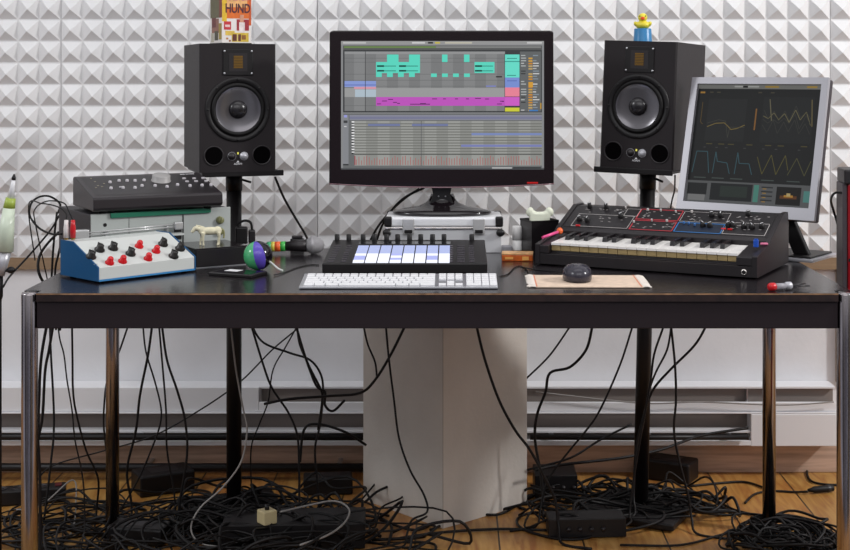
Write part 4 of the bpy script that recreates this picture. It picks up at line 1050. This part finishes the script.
hang([(296, 326), (305, 356), (316, 385), (325, 392), (325, 405), (333, 411), (345, 400)], 3.70, 'black cable of the bunch left of the plinth, hooking right at its end', .0034)
hang([(364, 328), (368, 345), (375, 362), (377, 378)], 3.70, 'short black cable dropping onto the left edge of the plinth', .0026)
hang([(386, 328), (389, 360), (394, 400), (399, 438), (410, 470), (424, 495), (427, 512), (412, 520)], 3.66, 'black cable hanging down the front of the plinth, left face', .0028, 3.6)
hang([(404, 328), (390, 356), (375, 380), (360, 393), (330, 396), (290, 399), (264, 404)], 3.68, 'black cable swinging left from the plinth top toward the heater slot', .0036)
hang([(231, 328), (236, 370), (243, 408), (247, 430), (241, 462), (222, 488), (200, 508), (191, 528), (200, 543), (225, 548)], 3.6, 'pale grey cable hanging in front of the left stand pole', .0022, 3.5, M_gcab)
hang([(477, 328), (485, 360), (499, 400), (515, 430), (530, 450), (545, 478), (555, 500)], 3.62, 'thick black cable curving down right across the right face of the plinth', .0036)
hang([(569, 328), (550, 355), (530, 375), (520, 384)], 4.12, 'black cable slanting behind the right edge of the plinth', .0028)
hang([(592, 328), (586, 350), (570, 367), (550, 373), (545.5, 392), (537, 415), (535, 440), (541, 475)], 3.8, 'thick black cable with a sharp bend right of the plinth', .0038)
hang([(632, 328), (620, 365), (600, 410), (585, 432), (570, 450), (548, 480)], 3.76, 'black cable slanting down left from the right stand pole', .0028)
hang([(663, 328), (654, 355), (650, 385), (640, 440), (632, 490)], 3.72, 'black cable close to the right stand pole, leftmost of the bunch on its right', .003)
hang([(671, 328), (667, 350), (656, 372), (649, 392), (642, 430)], 3.74, 'black cable bending behind the right stand pole, middle of the bunch', .0028)
hang([(705, 328), (694, 346), (670, 370), (653, 390), (644, 415), (636, 450)], 3.78, 'black cable slanting from the upper right into the right stand pole', .0034)
hang([(671, 326), (675, 365), (676, 400), (674, 430), (679, 460), (688, 495)], 3.70, 'black cable hanging free between the right stand pole and back right leg', .0032)
hang([(484, 328), (492, 360), (503, 400), (514, 430), (525, 445)], 3.64, 'thin grey cable shadowing the thick one on the right plinth face', .0013, None, M_gcab) if False else None
cable([(748, 428, 4.08), (700, 436, 4.05), (660, 450, 4.0), (620, 458, 3.95), (560, 465, 3.9), (535, 470, 3.85)], .0042, M_rub2, 'black cable running low along the wall from the heater cover to the plinth')
cable([(536, 392, 4.13), (640, 403, 4.13), (700, 402, 4.13), (780, 405, 4.13), (834, 402, 4.13)], .0022, M_gcab, 'thin grey cable lying along the heater top right of the plinth')
cable([(527, 470, 3.9), (570, 458, 3.92), (600, 440, 3.95), (632, 424, 3.95)], .0032, M_rub2, 'black cable rising right from the plinth foot toward the right stand pole')
cable([(300, 462, 3.85), (304, 430, 3.85), (318, 424, 3.85), (345, 432, 3.85), (366, 445, 3.88)], .0036, M_rub2, 'black cable arching over the pipe just left of the plinth')
# up above the table
cable([(275, 177, 3.9), (284, 198, 3.92), (296, 219, 3.94), (307, 238, 3.95), (315, 262, 3.95)], .0034, M_rub, 'black cable slanting from the left loudspeaker down behind the microphone')
cable([(424, 188, 3.71), (408, 196, 3.74), (388, 214, 3.79), (373, 235, 3.80), (364, 262, 3.80), (362, 300, 3.80)], .0032, M_rub, 'upper of the two black cables from the big monitor down left')
cable([(419, 189, 3.72), (399, 202, 3.76), (384, 222, 3.80), (377, 240, 3.82), (372, 262, 3.82), (370, 300, 3.82)], .0032, M_rub, 'lower of the two black cables from the big monitor down left')
cable([(58, 213, 3.64), (60, 204, 3.60), (50, 196.5, 3.56), (39, 197, 3.54), (31, 204, 3.52), (30, 216, 3.5), (39, 228, 3.48), (52, 234, 3.46), (62, 234, 3.44)], .0026, M_rub, 'black cable forming a wide loop in the air left of the stack')
cable([(60, 214, 3.66), (52, 228, 3.66), (40, 243, 3.6), (24, 261, 3.5), (10, 276, 3.4), (3, 287, 3.3)], .0026, M_rub, 'black cable running diagonally from the stack down to the white tube')
cable([(59, 232, 3.68), (48, 243, 3.66), (40, 255, 3.64), (38, 268, 3.62), (42, 280, 3.62), (52, 292, 3.64), (60, 330, 3.7)], .0036, M_rub, 'thick black cable arching down behind the left end of the table')
cable([(57, 212, 3.72), (54, 240, 3.72), (52, 270, 3.72), (50, 330, 3.72), (54, 420, 3.7), (50, 470, 3.68), (44, 520, 3.66)], .003, M_rub, 'black cable dropping straight behind the left end of the table')
cable([(62, 240, 3.74), (58, 256, 3.74), (55, 275, 3.74), (56, 330, 3.75)], .003, M_rub, 'black cable dropping close behind the blue box corner')
cable([(844, 193, 3.36), (835, 193, 3.4), (831, 200, 3.45), (834, 212, 3.48), (838, 226, 3.47), (842, 250, 3.42)], .003, M_rub, 'black cable arching out of the red instrument at the right edge')
cable([(675, 175, 3.86), (674.5, 190, 3.88), (671, 206, 3.9), (668, 240, 3.92)], .0022, M_rub, 'thin black cable falling from the right loudspeaker beside the silver monitor')
# thin leads on the table
def tcable(P, r_, m_, label):
    cable([tuple(on_z(x, y, TZ+r_+.0004+dz)) for x, y, dz in P], r_, m_, label)
tcable([(274, 275, .001), (283, 273, .0), (296, 268, 0), (310, 264.8, .0), (319, 265, .0)], .0013, M_rub, 'thin black lead curving on the table between the ball and the keyboard')
tcable([(500, 276.5, 0), (508, 274, 0), (514, 268, 0), (520, 266.0, 0), (526, 269, 0), (528, 272.5, 0)], .0013, M_rub, 'thin black lead on the table between keyboard and orange tin')
tcable([(521, 267, .0035), (535, 269.5, 0), (550, 271, 0), (563, 272.5, .003)], .0013, M_rub, 'thin black mouse lead running along the front of the synthesizer')

# floor tangles
random.seed(21)
def floor_loop(cx_, cy_, rx_, ry_, n_, r_, zmax, m_, label, group, turns=1.6):
    P = []; a0 = random.random()*2*PI; N = int(n_)
    for i in range(N):
        a = a0+turns*2*PI*i/N
        k = random.uniform(.65, 1.15)
        P.append(Vector((cx_+rx_*k*math.cos(a), min(cy_+ry_*k*math.sin(a), 4.09), r_+.001+random.random()**2*zmax)))
    P[0].z = P[-1].z = r_+.001
    for p in P:
        if off_base(p): p.z = max(p.z, r_+.0215)
    o = MB().tube(smooth(P, 5), r_, 6).build('floor_cable', m_)
    tag(o, label, 'cable', group)
GL = ('tangled black cable on the floor at the left end of the table', 'cables tangled on the floor at the left')
GC = ('tangled black cable on the floor between left stand and plinth', 'cables tangled on the floor in the middle')
GR = ('tangled black cable on the floor between plinth and right stand', 'cables tangled on the floor right of the plinth')
GE = ('black cable of the coil lying around the back right table leg', 'coiled cables at the back right leg')
mm_ = [M_rub, M_rub2, M_rub2]
for i in range(25):
    floor_loop(random.uniform(-1.12, -.70), random.uniform(3.42, 3.82), random.uniform(.06, .24), random.uniform(.06, .2), random.choice([9, 11, 14]), random.choice([.0022, .003, .0036]), .05, random.choice(mm_), *GL, turns=random.uniform(.8, 2.2))
for i in range(40):
    floor_loop(random.uniform(-.72, -.22), random.uniform(3.42, 3.8), random.uniform(.08, .26), random.uniform(.06, .2), random.choice([9, 11, 14]), random.choice([.0026, .0034, .004]), .085, random.choice(mm_), *GC, turns=random.uniform(.8, 2.2))
for i in range(24):
    floor_loop(random.uniform(.27, .68), random.uniform(3.68, 4.0), random.uniform(.07, .16), random.uniform(.05, .12), random.choice([9, 11]), random.choice([.003, .004]), .055, random.choice(mm_), *GR, turns=random.uniform(.8, 1.8))
for i in range(22):
    floor_loop(random.uniform(.80, .9), random.uniform(3.50, 3.66), random.uniform(.05, .15), random.uniform(.05, .14), random.choice([12, 14]), random.choice([.0028, .0036]), .045, random.choice(mm_), *GE, turns=random.uniform(1.3, 2.4))
def fcab(P, r_, label, m_=M_rub2):
    cable([tuple(on_z(x, y, r_+.001+dz)) for x, y, dz in P], r_, m_, label, 'floor_cable')
fcab([(365, 502, .03), (380, 490, .05), (402, 484, .06), (425, 492, .04), (440, 508, .01), (436, 520, 0), (415, 530, 0), (380, 520, .0)], .0036, 'black cable arching against the left face of the plinth foot')
fcab([(430, 530, 0), (470, 515, 0), (500, 514, 0), (525, 500, 0), (545, 490, .0)], .0036, 'black cable lying along the right foot of the plinth')
fcab([(400, 538, 0), (445, 532, 0), (500, 529, 0), (545, 530, 0), (585, 528, 0), (600, 530, 0), (590, 537, 0), (560, 539, 0), (525, 530, 0), (517, 520, 0), (530, 513, 0), (560, 512, 0)], .0036, 'black cable lying in a long loop on the floorboards right of the plinth')
fcab([(690, 486, 0), (720, 483, 0), (745, 482, 0), (765, 488, 0)], .0034, 'black cable running right toward the back right leg, farther one')
fcab([(690, 492, 0), (715, 500, 0), (735, 510, 0), (760, 516, 0)], .0036, 'black cable running right toward the coil, nearer one')
fcab([(745, 503, .0), (755, 494, 0), (772, 491, 0), (795, 492, 0), (808, 491.5, .006)], .0032, 'black cable ending in a plug beside the back right leg')
fcab([(838, 464, 0), (822, 463, .0), (808, 469, 0), (810, 480, 0), (822, 484, 0), (838, 485, 0)], .0034, 'black cable forming a small ring on the floor at the far right')
fcab([(620, 545, 0), (680, 545, 0), (720, 535, 0), (745, 529, 0), (765, 527, 0)], .003, 'black cable curving on the floor in front of the right stand')
a, b_ = on_z(808, 491.5, .008), on_z(833, 488.5, .010)
jp = empty('cable_plug', a, math.atan2(b_.y-a.y, b_.x-a.x), 'black cable plug lying on the floor near the right table leg', 'plug')
ln = (b_-a).length
MB().lathe([(0, 0), (.004, 0), (.0062, .012), (.0095, .02), (.0095, ln-.003), (.0085, ln), (0, ln)], (0, 0, .0035), (1, 0, 0), 20).build('plug_shell', M_rub, jp)
MB().lathe([(.0098, ln-.02), (.0102, ln-.018), (.0102, ln-.012), (.0098, ln-.01)], (0, 0, .0035), (1, 0, 0), 20).build('grip_ring', M_dark, jp)
hang([(255, 508), (300, 502), (335, 500), (348, 508), (345, 525), (325, 540), (300, 549)], 3.44, 'x') if False else None
fcab([(280, 512, .09), (310, 505, .095), (335, 501, .1), (349, 509, .095), (345, 522, .09), (328, 535, .09), (300, 545, .085)], .0024, 'pale grey cable looping on the floor in front of the dark boxes', M_gcab)
fcab([(10, 510, .0), (40, 506, .02), (72, 480, .06), (76, 500, .02), (70, 535, 0), (40, 540, 0)], .002, 'thin grey cable on the floor at the left end', M_gcab)

# power strips and floor boxes
def power_strip(px, py, ang, label, n_=6):
    r = empty('power_strip', on_z(px, py, 0), ang, label, 'power strip')
    l_ = .055*n_
    MB().b2(-l_/2, l_/2, -.03, .03, .002, .042).build('strip_body', M_black, r, bevel=.004)
    for i in range(n_-1):
        x = -l_/2+.055*(i+.75)
        s_k = MB().lathe([(.021, 0), (.021, .002), (.018, .002), (.018, .0005), (0, .0004)], (x, 0, .042), n=24).build('socket', M_dark, r)
        for sx in (-1, 1): MB().cyl((x+sx*.0095, 0, .0424), (x+sx*.0095, 0, .0429), .0025, n=8).build('socket_hole', M_rub, s_k)
    MB().b2(l_/2-.03, l_/2-.012, -.012, .012, .042, .046).build('switch', mat('switch_dark_red', '#5a1216', .4), r, bevel=.001)
    MB().b2(-l_/2+.01, l_/2-.01, -.025, .025, 0, .002).build('feet', M_rub, r)
    return r
def rack(loc, ang, d, label):
    r = empty('rack_box', loc, ang, label, 'equipment box')
    MB().b2(-d[0]/2, d[0]/2, -d[1]/2+.003, d[1]/2, .003, d[2]).build('enclosure', M_steel, r, bevel=.002)
    MB().b2(-d[0]/2, d[0]/2, -d[1]/2, -d[1]/2+.0028, .003, d[2]).build('face', M_black, r, bevel=.001)
    for sx in (-1, 1):
        for sy in (-1, 1): MB().cyl((sx*(d[0]/2-.02), sy*(d[1]/2-.02), 0), (sx*(d[0]/2-.02), sy*(d[1]/2-.02), .0035), .008, n=12).build('foot', M_rub, r)
    for i in range(4): MB().lathe([(.006, 0), (.005, .008), (0, .0085)], (-d[0]/2+.05+i*.03, -d[1]/2, d[2]*.5), (0, -1, 0), 12).build('knob', M_dark, r)
rack((-.41, 3.60, 0), .05, (.36, .14, .065), 'long low black equipment box on the floor left of the plinth, white adapter on it')
rack((.285, 4.02, 0), .0, (.12, .12, .065), 'small black equipment box on the floor right of the plinth, against the wall')
rack((.34, 3.66, 0), .05, (.2, .075, .05), 'low black equipment box on the floorboards in front of the right stand base')
power_strip(15, 503, .25, 'black power strip on the floor at the left end of the table', 5)
def brick(px, py, ang, d, label, cyc):
    r = empty('power_adapter', on_z(px, py, 0), ang, label, 'power adapter')
    MB().b2(-d[0]/2, d[0]/2, -d[1]/2, d[1]/2, 0, d[2]).build('adapter_body', cyc, r, bevel=.006)
    MB().b2(-d[0]/4, d[0]/4, -d[1]/4, d[1]/4, d[2], d[2]+.0006).build('rating_label', M_dark, r)
    return r
brick(163, 490, .5, (.16, .10, .06), 'black adapter box lying behind the left cable tangle', M_steel)
brick(140, 541, -.2, (.15, .08, .045), 'black adapter box at the front beside the back left table leg', M_black)
brick(328, 492, .1, (.14, .07, .05), 'black adapter box close to the left side of the plinth', M_black)
brick(668, 478, -.5, (.16, .09, .06), 'black adapter box leaning behind the right stand base', M_steel)
w3 = on_z(267, 523, .0652)
pg = empty('white_plug_adapter', w3, math.radians(38), 'cream white square plug adapter sitting on the long black floor box', 'plug')
MB().b2(-.019, .019, -.019, .019, 0, .034).build('plug_body', mat('cream_plastic', '#c9b98e', .45), pg, bevel=.003)
MB().lathe([(0, 0), (.006, 0), (.006, .012), (0, .013)], (0, 0, .034), n=16).build('inserted_plug', M_black, pg)

# ------------------------------------------------------------------ light
def area(name, loc, tgt, size, power, col=(1, 1, 1), sy=None):
    l = bpy.data.lights.new(name, 'AREA'); l.size = size; l.energy = power; l.color = col
    if sy: l.shape = 'RECTANGLE'; l.size_y = sy
    o = bpy.data.objects.new(name, l); COL.objects.link(o); o.location = loc
    o.rotation_euler = (Vector(tgt)-Vector(loc)).to_track_quat('-Z', 'Y').to_euler(); return o
area('softbox_right', (4.2, 2.3, 3.1), (0.1, 4, .7), .45, 150, (1, .985, .97))
area('softbox_left', (-4.2, 2.0, 3.1), (-.2, 4.1, .8), .9, 50, (.97, .985, 1))
area('softbox_front', (0, .2, 2.8), (0, 4.1, .9), 3.8, 34, (1, .99, 1), 1.4)
area('ceiling_lamp', (0, 3.0, 3.1), (0, 4.0, 0), 2.4, 9, (1, .99, .98), .8)
w = bpy.data.worlds.new('World'); S.world = w; w.use_nodes = True
nt = w.node_tree; bg = nt.nodes['Background']
tc = nt.nodes.new('ShaderNodeTexCoord'); sep = nt.nodes.new('ShaderNodeSeparateXYZ'); nt.links.new(tc.outputs['Generated'], sep.inputs[0])
az = math_n('ARCTAN2', sep.outputs[1], sep.outputs[0]); t_ = math_n('ADD', math_n('DIVIDE', az, 2*PI), .5)   # 0..1 around the room
cr = nt.nodes.new('ShaderNodeValToRGB'); nt.links.new(t_, cr.inputs[0])
wall_c, streak_c = (.11, .105, .12, 1), (.95, .97, 1.1, 1)
el = cr.color_ramp.elements; el[0].position = 0; el[0].color = wall_c; el[1].position = 1; el[1].color = wall_c
for a0, a1, c_ in ((.02, .10, streak_c), (.16, .19, (.5, .48, .5, 1)), (.222, .262, (.55, .55, .68, 1)), (.285, .31, streak_c), (.36, .38, (.75, .55, .3, 1)), (.42, .49, streak_c), (.6, .9, (.3, .3, .32, 1))):  # invented bright bands, added so the chrome legs reflect vertical streaks
    for p_, c2 in ((a0-.006, wall_c), (a0+.006, c_), (a1-.006, c_), (a1+.006, wall_c)):
        q = el.new(p_); q.color = c2
up = nt.nodes.new('ShaderNodeMapRange'); up.interpolation_type = 'SMOOTHSTEP'; nt.links.new(sep.outputs[2], up.inputs[0])
up.inputs[1].default_value = -.02; up.inputs[2].default_value = .35
mxw = nt.nodes.new('ShaderNodeMix'); mxw.data_type = 'RGBA'; nt.links.new(up.outputs[0], mxw.inputs[0]); nt.links.new(cr.outputs[0], mxw.inputs[6]); mxw.inputs[7].default_value = (1.5, 1.5, 1.55, 1)
nt.links.new(mxw.outputs[2], bg.inputs[0]); bg.inputs[1].default_value = .5

# ------------------------------------------------------------------ camera
cam = bpy.data.cameras.new('Camera'); co = bpy.data.objects.new('Camera', cam); COL.objects.link(co)
co.location = (0, 0, CZ); co.rotation_euler = (PI/2, 0, 0)
cam.sensor_width = 36; cam.lens = F/850*36; cam.shift_x = -(VX-425)/850; cam.shift_y = -(275-VY)/850
cam.clip_start = .01
S.camera = co
S.view_settings.view_transform = 'Standard'; S.view_settings.look = 'None'; S.view_settings.gamma = 1; S.view_settings.exposure = -.14
S.view_settings.use_curve_mapping = False
